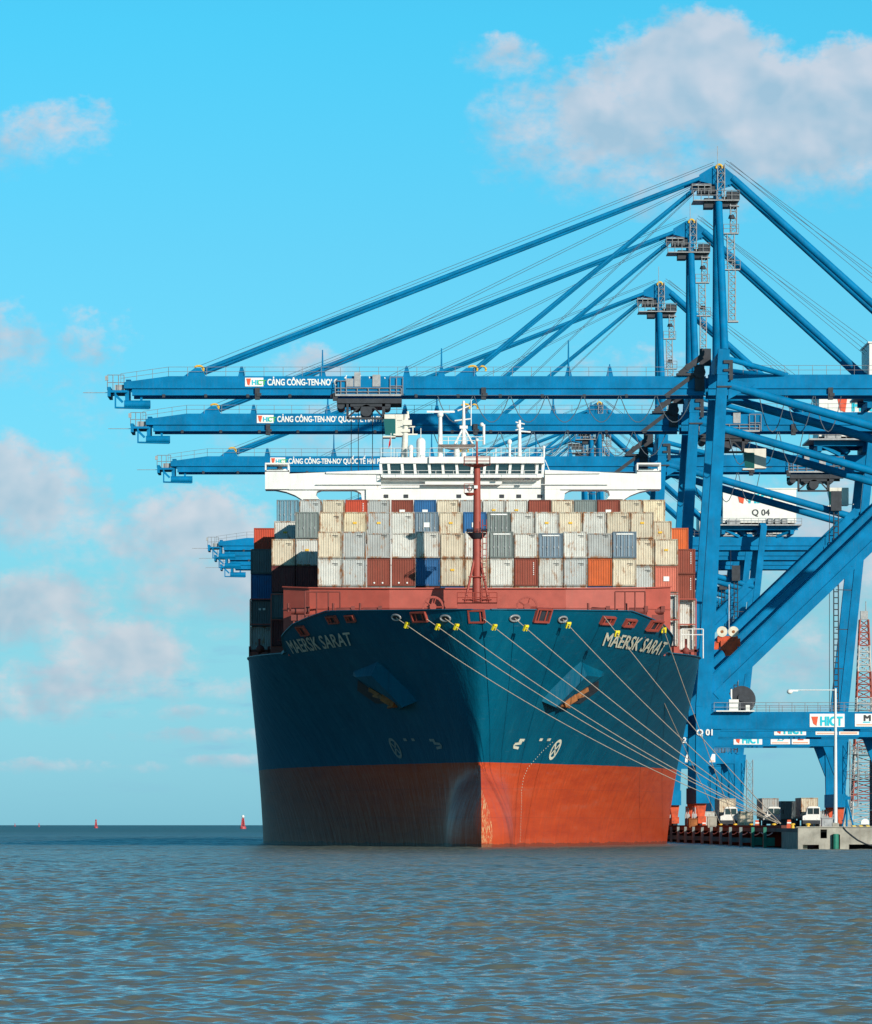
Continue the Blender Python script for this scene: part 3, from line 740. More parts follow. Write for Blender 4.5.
# compass deck fittings
mb = MB(); rz = Z_(457.3)
mb.rail([(wx0, SY, rz), (X_(420), SY, rz)], 1.1, 1.6, .035); mb.rail([(X_(430), SY - .4, rz), (wx1, SY - .4, rz)], 1.1, 1.6, .035)
mb.rail([(wx0, SY + 8.5, rz), (wx1, SY + 8.5, rz)], 1.1, 2.0, .035)
spart(mb, 'roof_rail', M_white)
mb = MB(); z = lambda py: Z_(py)
mb.tube((X_(464), SY + 3, rz), (X_(464), SY + 3, z(399)), .32, .14)
for a in (-1.1, 1.1): mb.tube((X_(464) + a, SY + 2.5, z(443)), (X_(464) + a * .15, SY + 3, z(428)), .12)
mb.tube((X_(458), SY + 3, z(409)), (X_(470), SY + 3, z(404)), .09); mb.tube((X_(455), SY + 3, z(419)), (X_(472), SY + 3, z(417)), .09)
mb.box(X_(460), X_(468), SY + 2.8, SY + 3.2, z(427), z(424)); mb.tube((X_(471.5), SY + 3, z(424)), (X_(471.5), SY + 3, z(398)), .06)
spart(mb, 'radar_mast', M_white)
mb = MB()
mb.hexa([(X_(450), SY + 1.5, z(447.5)), (X_(466), SY + 1.5, z(447.5)), (X_(466), SY + 4.5, z(447.5)), (X_(450), SY + 4.5, z(447.5))],
        [(X_(439), SY + .6, z(444)), (X_(476), SY + .6, z(444)), (X_(476), SY + 5.4, z(444)), (X_(439), SY + 5.4, z(444))])
spart(mb, 'radar_platform', mat('platform_dusty', (0.55, 0.42, 0.36), .6))
mb = MB(); mb.rail([(X_(439), SY + .6, z(444)), (X_(476), SY + .6, z(444)), (X_(484), SY + .6, z(444))], .9, 1.2, .05)
mb.tube((X_(457), SY + 2, rz), (X_(457), SY + 2, z(447)), .35); mb.tube((X_(484), SY + 1, z(444)), (X_(484), SY + 1, z(424)), .16); mb.sphere((X_(482), SY + 1, z(424)), .25)
spart(mb, 'platform_rail', M_white)
mb = MB(); mb.tube((X_(440.5), SY + 3, rz), (X_(440.5), SY + 3, z(412)), .34, .2); mb.box(X_(427), X_(455), SY + 2.85, SY + 3.15, z(411), z(409)); mb.sphere((X_(440.5), SY + 3, z(413)), .38)
spart(mb, 'radar_scanner', M_white)
mb = MB(); mb.tube((X_(421), SY + 2, z(450)), (X_(421), SY + 2, z(441)), .55, n=16); mb.sphere((X_(421), SY + 2, z(441)), .55, lo=0)
mb.tube((X_(421), SY + 2, rz), (X_(421), SY + 2, z(450)), .55, .5)
spart(mb, 'satellite_dome', M_white)
mb = MB(); mb.tube((X_(411), SY + 2.6, rz), (X_(411), SY + 2.6, z(447)), .25); mb.sphere((X_(411), SY + 2.6, z(447)), .34, sz=1.3)
mb.tube((X_(510), SY + 2, rz), (X_(510), SY + 2, z(443)), .15); mb.sphere((X_(510), SY + 2, z(441)), .28, sz=1.3)
spart(mb, 'satellite_dome', M_white)
mb = MB(); mb.tube((X_(520), SY + 2, rz), (X_(520), SY + 2, z(419)), .26, .15); mb.tube((X_(520), SY + 2, z(430)), (X_(531), SY + 2, z(431)), .1)
mb.tube((X_(516), SY + 2, z(421)), (X_(525), SY + 2, z(423)), .08); mb.tube((X_(516), SY + 2, z(429)), (X_(524), SY + 2, z(427)), .08); mb.sphere((X_(519), SY + 2, z(425)), .28)
mb.tube((X_(544), SY + .5, rz), (X_(544), SY + .5, z(448)), .12); mb.sphere((X_(544), SY + .5, z(447)), .2); mb.tube((X_(496), SY + 1, rz), (X_(496), SY + 1, z(448)), .06)
mb.tube((X_(421), SY + 4, rz), (X_(421), SY + 4, z(426)), .05); mb.tube((X_(550), SY, z(472)), (X_(545), SY, z(460)), .04)
spart(mb, 'aerial_mast', M_white)
mb = MB(); cxx = X_(406)
mb.tube((cxx - .2, SY + 4, rz), (cxx, SY + 4, z(412)), .42, .3); mb.box(cxx - .6, cxx + .5, SY + 3.5, SY + 4.5, z(430), z(427)); mb.box(cxx - .35, cxx + .7, SY + 3.4, SY + 4.4, z(423), z(418)); mb.tube((cxx - 1.0, SY + 4, z(424.5)), (cxx + 1.1, SY + 4, z(424.5)), .09)
mb.box(X_(397), X_(402), SY + 3.6, SY + 4.4, z(418), z(413)); mb.tube((cxx + .3, SY + 4, z(416)), (cxx + .2, SY + 4, z(409)), .14); mb.box(cxx - 1.5, cxx + 1.4, SY + 3.8, SY + 4.2, z(433), z(431.5))
mb.tube((X_(413), SY + 4, z(433)), (X_(413), SY + 4, z(425)), .07)
spart(mb, 'signal_mast', mat('mast_cream', (0.74, 0.70, 0.60), .55, var=.08, nscale=1.5))
mb = MB(); mb.tube((X_(391), SY + 2, rz), (X_(391), SY + 2, z(432)), .04, n=6); spart(mb, 'flagstaff', M_white)
mb = MB(); mb.add([(X_(391), SY + 2, z(434)), (X_(391), SY + 2, z(443)), (X_(388.3), SY + 2.3, z(447.5)), (X_(389), SY + 2.1, z(441))], [(0, 1, 2, 3)])
mb.add([(X_(391), SY + 2.05, z(434)), (X_(391), SY + 2.05, z(443)), (X_(388.3), SY + 2.35, z(447.5)), (X_(389), SY + 2.15, z(441))], [(3, 2, 1, 0)])
fl = spart(mb, 'flag', M_flag)

# lashing bridges and hatch covers carrying the deck cargo
BAYS = [600.0, 615.3, 629.0, 643.5]
PITCH = 2.52
def colx(i): return CX - 9.5 * PITCH + i * PITCH       # left edge of column i (0..18)
for bi, by in enumerate(BAYS):
    lo, hi = ((3, 15), (1, 17), (0, 18), (0, 18))[bi]
    mb = MB(); mb.box(colx(lo), colx(hi + 1), by + .2, by + 12.1, 19.6, 21.0); spart(mb, 'hatch_cover', M_red)
    if bi:
        mb = MB()
        for i in range(lo, hi + 2): mb.box(colx(i) - .06, colx(i) + .06, by - .9, by - .7, 19.6, 26.4)
        for zz in (23.7, 26.4): mb.box(colx(lo), colx(hi + 1), by - 1.1, by - .5, zz, zz + .1)
        spart(mb, 'lashing_bridge', M_red)
for xa, sgn in ((colx(18) - 2.0, 1), (colx(0), -1)):
    mb = MB()
    for k in range(5): mb.box(xa + k * 1.0, xa + k * 1.0 + .25, 622, 622.4, 19.6, 22.0 if k % 2 else 21.2)
    mb.box(xa, xa + 4.4, 622, 622.4, 20.6, 20.85); mb.sphere((xa + 1.2, 621.8, 20.9), .45); mb.sphere((xa + 3.1, 621.8, 20.7), .4)
    spart(mb, 'deck_fitting', mat('gear_oxide', (0.2, 0.05, 0.04)))
mb = MB(); mb.rail([(colx(18) + .6, 621, 21.8), (colx(18) + 2.9, 621, 21.8)], 1.2, 1.1, .06); mb.tube((colx(18) + 2.9, 621, 19.9), (colx(18) + 2.9, 621, 23), .06)
spart(mb, 'side_rail', M_white)

# ------------------------------------------------------------ containers
def cont_meshes(hh):
    W_, L_ = 2.438, 12.19
    body = MB()
    # corrugated ends and sides
    def corr(n, length):
        pts = []; p = length / n
        for i in range(n):
            pts += [(i * p, 0), (i * p + p * .34, 0), (i * p + p * .5, 1), (i * p + p * .84, 1)]
        pts.append((length, 0)); return pts
    x0, x1, y0, y1, z0, z1 = .1, W_ - .1, .03, L_ - .03, .13, hh - .1
    for yy, sg in ((y0, 1), (y1, -1)):
        pts = corr(9, x1 - x0); vs = []; n = len(pts)
        for x, d in pts: vs += [(x0 + x, yy + sg * (.05 * d + .02), z0), (x0 + x, yy + sg * (.05 * d + .02), z1)]
        body.add(vs, [((2*i, 2*i + 2, 2*i + 3, 2*i + 1) if sg > 0 else (2*i + 1, 2*i + 3, 2*i + 2, 2*i)) for i in range(n - 1)])
    for xx, sg in ((.02, 1), (W_ - .02, -1)):
        pts = corr(40, y1 - y0); vs = []; n = len(pts)
        for y, d in pts: vs += [(xx + sg * .035 * d, y0 + y, z0), (xx + sg * .035 * d, y0 + y, z1)]
        body.add(vs, [((2*i + 1, 2*i + 3, 2*i + 2, 2*i) if sg > 0 else (2*i, 2*i + 2, 2*i + 3, 2*i + 1)) for i in range(n - 1)])
    body.box(.03, W_ - .03, .06, L_ - .06, hh - .1, hh - .04); body.box(.03, W_ - .03, .06, L_ - .06, .05, .13)
    fr = MB()
    for x in (0, W_ - .13):
        for y in (0, L_ - .15): fr.box(x, x + .13, y, y + .15, .11, hh - .11)
    for x in (0, W_ - .18):
        for y in (0, L_ - .18):
            fr.box(x, x + .18, y - .006, y + .18, 0, .115); fr.box(x, x + .18, y - .006, y + .18, hh - .115, hh)
    for y in (.01, L_ - .13):
        fr.box(.18, W_ - .18, y, y + .12, .005, .15); fr.box(.18, W_ - .18, y, y + .12, hh - .13, hh - .005)
    for x in (0, W_ - .07): fr.box(x, x + .07, .18, L_ - .18, .01, .14); fr.box(x, x + .07, .18, L_ - .18, hh - .09, hh - .01)
    bars = MB()
    for x in (.42, .86, W_ - .86, W_ - .42):
        bars.tube((x, -.005, .12), (x, -.005, hh - .12), .028, n=6); bars.box(x - .05, x + .05, -.03, .02, 1.0, 1.2)
    bars.box(W_/2 - .025, W_/2 + .025, -.012, .03, .15, hh - .13)
    return body.mesh('body'), fr.mesh('frame'), bars.mesh('door_bars')
CM = {}
def cm_get(hh, colr):
    key = (round(hh, 2), colr)
    if key in CM: return CM[key]
    if round(hh, 2) not in CM: CM[round(hh, 2)] = cont_meshes(hh)
    b, f, d = CM[round(hh, 2)]
    b2 = b.copy(); b2.materials.append(cmat(colr)); f2 = f.copy(); f2.materials.append(fmat(colr))
    if not d.materials: d.materials.append(M_steel)
    CM[key] = (b2, f2, d); return CM[key]
M_mark = {'y': M_yellow, 'w': M_text, 'o': M_orange}
def container(x, y, z, hh, colr, label, group, doors=False, mark=None):
    o = empty('shipping_container', (x, y, z)); tag(o, label, 'container', group)
    b, f, d = cm_get(hh, colr)
    link_mesh('body', b, None, o); link_mesh('frame', f, None, o)
    if doors: link_mesh('door_bars', d, None, o)
    elif mark is None and y < 700:
        if 'idm' not in CM:
            mi = MB()
            for a_, b_, z_ in ((1.5, 2.05, 2.28), (1.7, 2.05, 2.14)): mi.box(a_, b_, -.01, .03, z_, z_ + .045)
            CM['idm'] = mi.mesh('code_marks'); CM['idm'].materials.append(M_tdark)
        if colr in ('white', 'tan', 'cream', 'light grey'): link_mesh('code_marks', CM['idm'], None, o)
    if mark:
        mb = MB()
        if mark == 'y': mb.box(1.0, 1.4, -.02, .03, hh * .55, hh * .62)
        elif mark == 'w': mb.box(.9, 1.5, -.02, .03, hh * .42, hh * .6)
        elif mark == 'bar': mb.box(.35, 2.1, -.02, .03, hh * .88, hh * .93)
        elif mark == 'strip':
            for k in range(7): mb.box(1.92, 2.0, -.02, .03, hh * (.82 - k * .07), hh * (.86 - k * .07))
        elif mark == 'dots': mb.box(.85, 1.1, -.02, .03, hh * .62, hh * .7); mb.box(1.3, 1.55, -.02, .03, hh * .62, hh * .7)
        elif mark == 'disc': mb.tube((1.2, -.02, hh * .45), (1.2, .03, hh * .45), .32, n=14)
        elif mark == 'two':
            for xx in (.75, 1.6): mb.tube((xx, -.02, .32), (xx, .03, .32), .09, n=8)
        mb.build('marking', M_yellow if mark in ('y', 'disc') else M_text, o)
    return o
ORD = ['first', 'second', 'third', 'fourth', 'fifth', 'sixth', 'seventh', 'eighth', 'ninth', 'tenth', 'eleventh', 'twelfth', 'thirteenth', 'fourteenth', 'fifteenth', 'sixteenth', 'seventeenth']
LVS = [[21.05, 23.9, 26.72, 29.6, 32.3], [21.05, 23.9, 26.7, 29.5, 32.35, 35.2], [21.0, 23.6, 26.4, 29.2, 31.95, 34.95], [21.0, 23.7, 26.5, 29.3, 32.1, 34.95, 37.75]]
jit = [0, .1, -.08, .05, .12, -.05, 0, .08, -.1, .04, .1, -.06, .02, .09, -.04, .06, 0, .1, 0]
def put(bi, i, tier, colr, label, group, mark=None, doors=False):
    z0, z1 = LVS[bi][tier], LVS[bi][tier + 1]
    if bi == 3 and tier == 5: z0 += .3; z1 += .3
    if bi == 0 and tier == 3: z1 += (jit[i] > .03) * .17 - .1
    hh = z1 - z0 - .07
    container(colx(i) + .04 + random.uniform(-.015, .015), BAYS[bi] + random.uniform(-.05, .05), z0, hh, colr, label, group, doors, mark)
rusty = lambda c: 'rust-streaked ' + c if c in ('white', 'tan', 'cream') else c
# front bay
G1 = 'containers in the foremost bay'
A = ['white', 'light grey', 'red brown', 'red brown', 'blue', 'tan', 'tan', 'white', 'red brown', 'white', 'light grey', 'orange', 'tan']
Am = [None, None, 'two', 'two', None, 'y', None, None, 'strip', None, None, None, None]
B = ['tan', 'light grey', 'light grey', 'white', 'white', 'tan', 'white', 'grey green', 'white', 'blue grey', 'white', 'light grey', 'blue grey']
Bm = [None, None, None, None, None, None, None, 'bar', None, 'bar', None, None, 'bar']
D = ['light grey', 'white', 'light grey', 'grey green', 'red brown', 'blue', 'light grey', 'white', 'tan', 'white', 'white', 'blue', 'light grey']
for k in range(13):
    i = 3 + k
    put(0, i, 2, A[k], f'{rusty(A[k])} ribbed container, {ORD[k]} from left in lower front row above red breakwater', G1, Am[k])
    put(0, i, 3, B[k], f'{rusty(B[k])} ribbed container, {ORD[k]} from left in second row of the foremost bay', G1, Bm[k], doors=Bm[k] == 'bar')
    put(0, i, 1, D[k], f'{D[k]} container top, {ORD[k]} from left, mostly hidden behind the red breakwater', G1)
G2 = 'containers in the second bay'
T2 = ['grey green', 'tan', 'cream', 'light grey', 'white', 'blue grey', 'tan', 'blue', 'grey green', 'white', 'white', 'tan', 'white', 'tan', 'tan']
Tm = [None, None, 'y', 'y', None, 'w', 'y', 'w', 'bar', None, 'y', 'y', None, None, 'y']
for k in range(15):
    put(1, 2 + k, 4, T2[k], f'{rusty(T2[k])} container, {ORD[k]} from left in the third row, second from the top', G2, Tm[k], doors=T2[k] in ('grey green', 'blue grey'))
L2 = {1: ['dark red', 'slate', 'dark red', 'tan'], 2: ['slate', 'slate', 'dark red', 'white'], 16: ['light grey', 'white', 'light grey', 'tan'], 17: ['white', 'light grey', 'pink red', 'tan']}
nm = {1: 'in the second column from the left side', 2: 'in the third column from the left side', 16: 'in the third column from the right side', 17: 'in the second column from the right side'}
tn = ['bottom tier', 'second tier', 'third tier', 'fourth tier']
for i, cs in L2.items():
    for t_, c in enumerate(cs):
        if t_ < 2 and i in (2, 16): continue
        put(1, i, t_, c, f'{rusty(c)} container {nm[i]}, {tn[t_]} from deck', G2, mark='y' if t_ == 3 and i in (2, 17) else ('w' if i == 17 and t_ == 2 else None))
G3 = 'containers in the third bay'
G5 = 'containers in the topmost row'
T3 = ['sky blue', 'light grey', 'tan', 'bright red', 'light grey', 'red brown', 'blue', 'tan', 'light grey', 'white', 'white', 'red brown', 'tan', 'grey green', 'red brown', 'tan', 'cream']
Tm3 = [None, None, None, 'strip', None, 'w', 'w', None, None, 'y', 'y', None, None, None, 'w', None, None]
for k in range(17):
    put(3, 1 + k, 5, T3[k], f'{rusty(T3[k])} container, {ORD[k]} from left in the topmost row before the white bridge', G5, Tm3[k], doors=T3[k] == 'sky blue')
put(2, 1, 4, 'white', 'rust-edged white container directly below the pale blue top-left container', G3, 'y')
put(2, 17, 4, 'tan', 'tan rusty container directly below the cream top-right container', G3, 'y')
for t_, (c, mk) in enumerate([('light grey', None), ('slate', 'dots'), ('blue', None), ('slate', None)]):
    put(2, 0, t_, c, f'{c} container in the outermost left column, {tn[t_]} from deck', G3, mk)
for t_, (c, mk) in enumerate([('white', None), ('white', None), ('red brown', 'strip'), ('red brown', 'strip')]):
    put(2, 18, t_, c, f'{c} container in the outermost right column, {tn[t_]} from deck', G3, mk)
G4 = 'containers on the outer corners of the fourth bay'
put(3, 0, 4, 'bright red', 'red container alone at the upper left corner of the deck stack', G4)
put(3, 18, 4, 'orange', 'orange-red container at the upper right corner of the deck stack', G4)

# ------------------------------------------------------------ quay
mb = MB()
QX, QY0, QY1, QZ = 37.1, 527.0, 1500.0, 1.9
mb.box(QX, 260, QY0 + .9, QY1, 1.55, QZ)
tag(mb.build('quay_deck', M_asph), 'flat grey quay deck running back beside the ship', kind='structure')
mb = MB(); mb.box(QX + 3, 258, QY0 + 3, QY1 - 2, -3, 1.553); tag(mb.build('quay_under_shade', M_quay_shade), 'near-black block painted as the shade under the quay', kind='structure')
mb = MB(); mb.box(QX, QX + .5, 549, QY1, QZ + .004, QZ + .27)
k_ = mb.build('quay_kerb', M_kerb); tag(k_, 'rust-red kerb along the quay edge', kind='structure')
# concrete head of the quay
mb = MB()
xe = QX
mb.box(xe, xe + 2.8, QY0, QY0 + .88, -.6, 2.02)
def face(x0, x1, z0, z1): mb.box(x0, x1, QY0, QY0 + .88, z0, z1)
face(xe + 2.8, xe + 8.0 + 3, 1.25, 2.02) if False else None
x = lambda px: (px - PX0) / (FPX / QY0)
mb.v = []; mb.f = []; mb.sm = []
face(x(798), x(803), -.8, 1.98); face(x(803), x(819), .42, 1.98); face(x(819), x(820.5), -.8, 1.98); face(x(820.5), x(827), -.8, 1.0); face(x(820.5), x(827), 1.8, 1.98)
face(x(827), x(832), -.8, 1.98); face(x(832), x(840), 1.35, 1.98); face(x(840), x(849), -.8, 1.98); face(x(849), x(905), .45, 1.98); face(x(905), x(915), -.8, 1.98)
face(x(915), x(1000), .45, 1.98); face(x(1000), x(1010), -.8, 1.98); mb.box(x(798), x(798) + .9, QY0 + .88, QY0 + 22, -.6, 1.9)
mb.box(x(798) - .15, x(1010), QY0 - .12, QY0 + .9, 1.981, 2.06)
tag(mb.build('quay_head', M_conc), 'stained pale concrete end face of the quay with dark openings', kind='structure')
# fenders
fy = [741, 723, 705.5, 687, 668, 649.5, 631, 613.5, 595.5, 576, 557.6]
for i in range(14): fy.insert(0, fy[0] + 18.3)
GF = 'fender posts along the quay edge'
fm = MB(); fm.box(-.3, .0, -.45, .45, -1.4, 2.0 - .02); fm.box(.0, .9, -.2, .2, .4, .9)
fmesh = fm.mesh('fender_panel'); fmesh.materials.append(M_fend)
fm2 = MB(); fm2.box(-.3, .0, -.45, .45, -1.4, 1.98); fm2.box(0, .8, -.28, .28, .2, 1.0); fme2 = fm2.mesh('fender_panel'); fme2.materials.append(M_fendg)
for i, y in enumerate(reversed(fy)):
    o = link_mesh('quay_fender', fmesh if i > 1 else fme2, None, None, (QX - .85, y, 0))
    if i == 0: lb = 'green vertical fender post nearest the concrete quay head'
    elif i == 1: lb = 'grey-green vertical fender post next beyond the nearest green one'
    else: lb = f'grey vertical fender post, {ORD[i]} back from the quay head' if i < 17 else 'tiny grey fender post far back hidden beside the ship'
    tag(o, lb, 'fender', GF)
fg = MB(); fg.tube((0, 0, -1), (0, 0, 1.4), .27, n=14); fo = fg.build('fender_post', M_fendg, None, (x(835.5), QY0 - .3, 0)); tag(fo, 'green round fender post on the face of the concrete quay head', 'fender')
# rope swags under the edge
for i, y in enumerate(reversed(fy[-11:])):
    mb = MB(); pts = [(0, t * 16 - 8, -1.0 * (1 - (2*t - 1)**2) * .25) for t in np.linspace(0, 1, 9)]
    mb.path(pts, .06, 5); o = mb.build('fender_chain', M_pole, None, (QX - .2, y + 9.2, 1.45)); tag(o, f'pale slack rope under the quay edge beside fender post number {i + 1} back', 'rope', 'slack ropes under the quay edge')

# bollards
GB = 'mooring bollards on the quay edge'
bm = MB(); bm.tube((0, 0, 0), (0, 0, .32), .19, .14, n=12); bm.tube((0, 0, .32), (0, 0, .45), .25, .2, n=12); bmesh_ = bm.mesh('bollard'); bmesh_.materials.append(M_yellow)
BP = [(780, 549.5), (741, 612), (727, 640), (757, 576), (803, 529.5), (712, 668)]
blab = ['yellow bollard nearest, holding the thick bundle of mooring lines', 'small yellow bollard below the orange crane bogie', 'small yellow bollard in front of the nearest truck cab', 'yellow bollard between the green fender posts', 'low yellow bollard on the concrete quay head', 'small yellow bollard beside the first crane leg']
for (px, y), lb in zip(BP, blab):
    o = link_mesh('bollard', bmesh_, None, None, (max(QX + 1.1, (px - PX0) * y / FPX), y, QZ)); tag(o, lb, 'bollard', GB)

# mooring lines
MAINB = Vector(((779 - PX0) * 549.5 / FPX, 549.5, QZ + .45))
lines = [((397, 617), None), ((427, 618), None), ((446, 618), None), ((481, 616), None), ((514, 618), None), ((562, 619), None), ((603, 616), None), ((628, 622), (735, 745, 668, True)), ((661, 624), (718, 790, 640, True))]
LBL = ['lowest mooring line, leaving the shaded bow left of the stem', 'mooring line from the red fairlead left of the winch', 'mooring line from the oval chock left of the foremast', 'mooring line from the fairlead right at the stem', 'mooring line from the oval chock right of the foremast', 'mooring line from the oval chock on the sunlit bow', 'mooring line from the red fairlead near the ship name', 'short steep mooring line crossing the ship name', 'steepest mooring line from the last fairlead on the right']
guards = [(407, 627), (438, 628), (456, 625), (494, 624), (526, 628), (568, 628), (617, 631), (640, 652), (664, 631)]
for k, ((sp_, en), lb) in enumerate(zip(lines, LBL)):
    a, n = hullpt(*sp_, out=.15)
    if en: b = Vector((QX + 1.1, en[2], QZ + .4)); sag = .4
    else: b = MAINB + Vector((random.uniform(-.2, .2), random.uniform(-.3, .3), 0)); sag = [1.9, 1.4, 1.4, 1.0, .9, .8, .8][k]
    pts = []; N = 26
    for i in range(N + 1):
        t = i / N; p = a.lerp(b, t); p.z -= sag * 4 * t * (1 - t) * .8; pts.append(p)
    mb = MB(); o0 = b.copy(); mb.path([p - o0 for p in pts], .040, 6)
    o = mb.build('mooring_line', M_hawser, None, o0); tag(o, lb, 'rope', 'mooring lines from the bow to the quay')
    # rat guard
    gx = guards[k][0]; t = min((abs(PX0 + FPX * pts[0].lerp(pts[-1], q / 400).x / pts[0].lerp(pts[-1], q / 400).y - gx), q / 400) for q in range(8, 200))[1]; p = pts[0].lerp(pts[-1], t); p.z -= sag * 4 * t * (1 - t) * .8
    d = (pts[-1] - pts[0]).normalized(); mb = MB()
    sx = d.cross(Vector((0, 0, 1))).normalized(); upv = sx.cross(d)
    mb.beam(sx * -.17 + d * -.1, sx * -.17 + d * .1, .14, .62); mb.beam(sx * .17 + d * -.1, sx * .17 + d * .1, .14, .62); mb.beam(upv * .22 + sx * -.24, upv * .22 + sx * .24, .2, .2)
    o = mb.build('rat_guard', M_float, None, p); tag(o, ['yellow rat guard clipped on ' + lb.split(',')[0], 'yellow rat guard on ' + lb][1][:110].rsplit(' ', 0)[0], 'rat guard', 'yellow rat guards on the mooring lines')

# ------------------------------------------------------------ cranes
RX = 39.3
def F(v): return v
YF = 18.0       # spacing of the two leg frames
def girder_ys(): return (5.5, 11.0)
def rx_leg(z):     # waterside leg centre line
    return interp(z, [1.9, 17, 62], [39.3, 39.7, 42.3])
def lx_leg(z): return interp(z, [1.9, 17, 49, 62], [69.1, 69.4, 72.9, 74.2])
MESH = {}
def cpart(key, fn, name, m, parent, loc=(0, 0, 0)):
    if key not in MESH:
        mb = MB(); fn(mb); mb.v = [(x - RX, y, z - QZ) for x, y, z in mb.v]
        MESH[key] = mb.mesh(name); MESH[key].materials.append(m)
    return link_mesh(name, MESH[key], None, parent, loc)
def frame_leg(water, yf):
    def fn(mb):
        f = rx_leg if water else lx_leg
        a = lambda z, y=yf: (f(z), y, z)
        if water:
            mb.beam(a(5.4), a(17), 1.35, 1.6, (0, 1, 0), w1=1.9, h1=1.9); mb.beam(a(17), a(58.5), 1.9, 1.9, (0, 1, 0), w1=1.3, h1=1.4); mb.beam(a(58.5), a(61.7), 1.45, 1.5, (0, 1, 0))
        else:
            mb.beam(a(5.4), a(16), 1.5, 1.6, (0, 1, 0), w1=2.3, h1=1.9); mb.beam(a(16), a(61.0), 1.35, 1.5, (0, 1, 0), w1=1.2, h1=1.3)
    return fn
def make_crane(n, Yc, tx, vis=True):
    names = ['nearest', 'second nearest', 'third nearest', 'fourth', 'fifth', 'farthest']
    lb = ['nearest tall blue quay crane, numbered Q 01 on its leg', 'blue quay crane second from the camera, white cab hanging at its right', 'blue quay crane third from camera, lowest apex of the three tall masts',
          'distant blue crane with white machine house numbered Q 04', 'distant blue crane whose boom tip shows just under the Q 04 boom tip', 'farthest blue crane with the lowest boom tip left of the ship'][n]
    root = empty('quay_crane', (RX, Yc, QZ)); tag(root, lb, 'crane', 'blue ship-to-shore cranes along the quay')
    c = lambda key, fn, name, m, parent=root, loc=(0, 0, 0): cpart(key, fn, name, m, parent, loc)
    for w in (True, False):
        for yf in (0, YF): c(('leg', w, yf), frame_leg(w, yf), 'leg', M_blue)
    for yf in (0, YF):
        c(('portal', yf), lambda mb: (mb.box(40.3, 68.6, yf - .9, yf + .9, 14.2, 16.35), mb.prism([(40.2, 14.2), (41.9, 14.2), (40.2, 9.5)], yf - .7, yf + .7), mb.prism([(66.6, 14.2), (68.5, 14.2), (68.4, 9.5)], yf - .7, yf + .7)), 'portal_beam', M_blue)
        c(('prail', yf), lambda mb: mb.rail([(41, yf - .9, 16.35), (68.6, yf - .9, 16.35)], 1.15, 1.6, .035), 'railing', M_steel)
        c(('diag', yf), lambda mb: (mb.beam((40.6 - .66, yf, 19.0 + .68), (72.4 - .66, yf, 49.5 + .68), 1.2, 1.0), mb.beam((40.6 + .66, yf, 19.0 - .68), (72.4 + .66, yf, 49.5 - .68), 1.2, 1.05), mb.beam((40.6, yf, 19.0), (72.4, yf, 49.5), .5, 1.0), mb.prism([(39.6, 14.2), (44, 16.3), (42.5, 19.5), (40.2, 23)], yf - .5, yf + .5),
             mb.tube((40.6, yf - .7, 20.75), (70, yf - .7, 49.0), .10, n=6)), 'diagonal_brace', M_blue)
        c(('ubr', yf), lambda mb: mb.tube((42.6, yf, 57.3), (72.8, yf, 48.7), .55, n=14), 'upper_brace', M_blue)
        c(('ubr2', yf), lambda mb: (mb.tube((42.6, yf, 60.6), (50.5, 5.5 if yf == 0 else 11.0, 58.9), .35), mb.prism([(42.9, 58), (46.2, 57.3), (42.8, 55.4)], yf - .35, yf + .35)), 'leg_strut', M_blue)
        c(('post', yf), lambda mb: mb.tube((42.35, yf, 61.6), (41.95, YF / 2 + (-1.0 if yf == 0 else 1.0), 84.2), .52, .45, n=16), 'mast_post', M_blue)
        c(('brk', yf), lambda mb: (mb.box(42.9, 43.35, yf - 1.0, yf - .72, 57.8, 60.3), mb.box(42.2, 42.9, yf - 1.0, yf - .72, 59.9, 60.3), mb.box(42.2, 42.9, yf - 1.0, yf - .72, 58.9, 59.2), mb.box(41.4, 43.2, yf - .85, yf - .72, 56.9, 57.1)), 'ladder_bracket', M_dark)
    for w in (True, False):
        f = rx_leg if w else lx_leg
        c(('sill', w), lambda mb: mb.box(f(6) - .75, f(6) + .75, -3.2, YF + 3.2, 4.9, 6.9), 'sill_beam', M_blue)
        c(('ct', w), lambda mb: (mb.box(f(60) - .6, f(60) + .6, .7, YF - .7, 59.6, 61.4), None), 'cross_beam', M_blue)
        c(('ct2', w), lambda mb: mb.box(f(15) - .7, f(15) + .7, .9, YF - .9, 14.3, 16.2), 'cross_beam', M_blue)
        if not w: c(('ct3', w), lambda mb: mb.box(f(49) - .6, f(49) + .6, .7, YF - .7, 48.2, 50), 'cross_beam', M_blue)
        for yb in (-2.0, YF + 2.0, 3.0, YF - 3.0):
            def bog(mb):
                X0 = f(3)
                mb.prism([(X0 - .62, 4.9), (X0 - .4, 3.2), (X0 + .4, 3.2), (X0 + .62, 4.9)], yb - .5, yb + .5); mb.box(X0 - .5, X0 + .5, yb - 2.2, yb + 2.2, 2.4, 3.3); mb.box(X0 - .85, X0 - .62, yb - .6, yb - .2, 3.4, 4.6)
                mb.box(X0 - .8, X0 - .5, yb - 1.5, yb + 1.5, 2.2, 3.0)
            bo = c(('bog', w, yb), bog, 'bogie', M_orange)
            c(('clamp', w, yb), lambda mb: (mb.box(f(3) - .95, f(3) - .6, yb - 1.2, yb - .6, 2.05, 3.6), mb.tube((f(3) - .8, yb - .9, 2.1), (f(3) - .8, yb - .9, 4.4), .09)), 'rail_clamp', M_steel, bo)
            c(('whl', w, yb), lambda mb: [mb.tube((f(3) - .3, yb + d, 2.3), (f(3) + .3, yb + d, 2.3), .4, n=12) for d in (-1.6, -.55, .55, 1.6)], 'wheel', M_dark, bo)
    g = girder_ys()
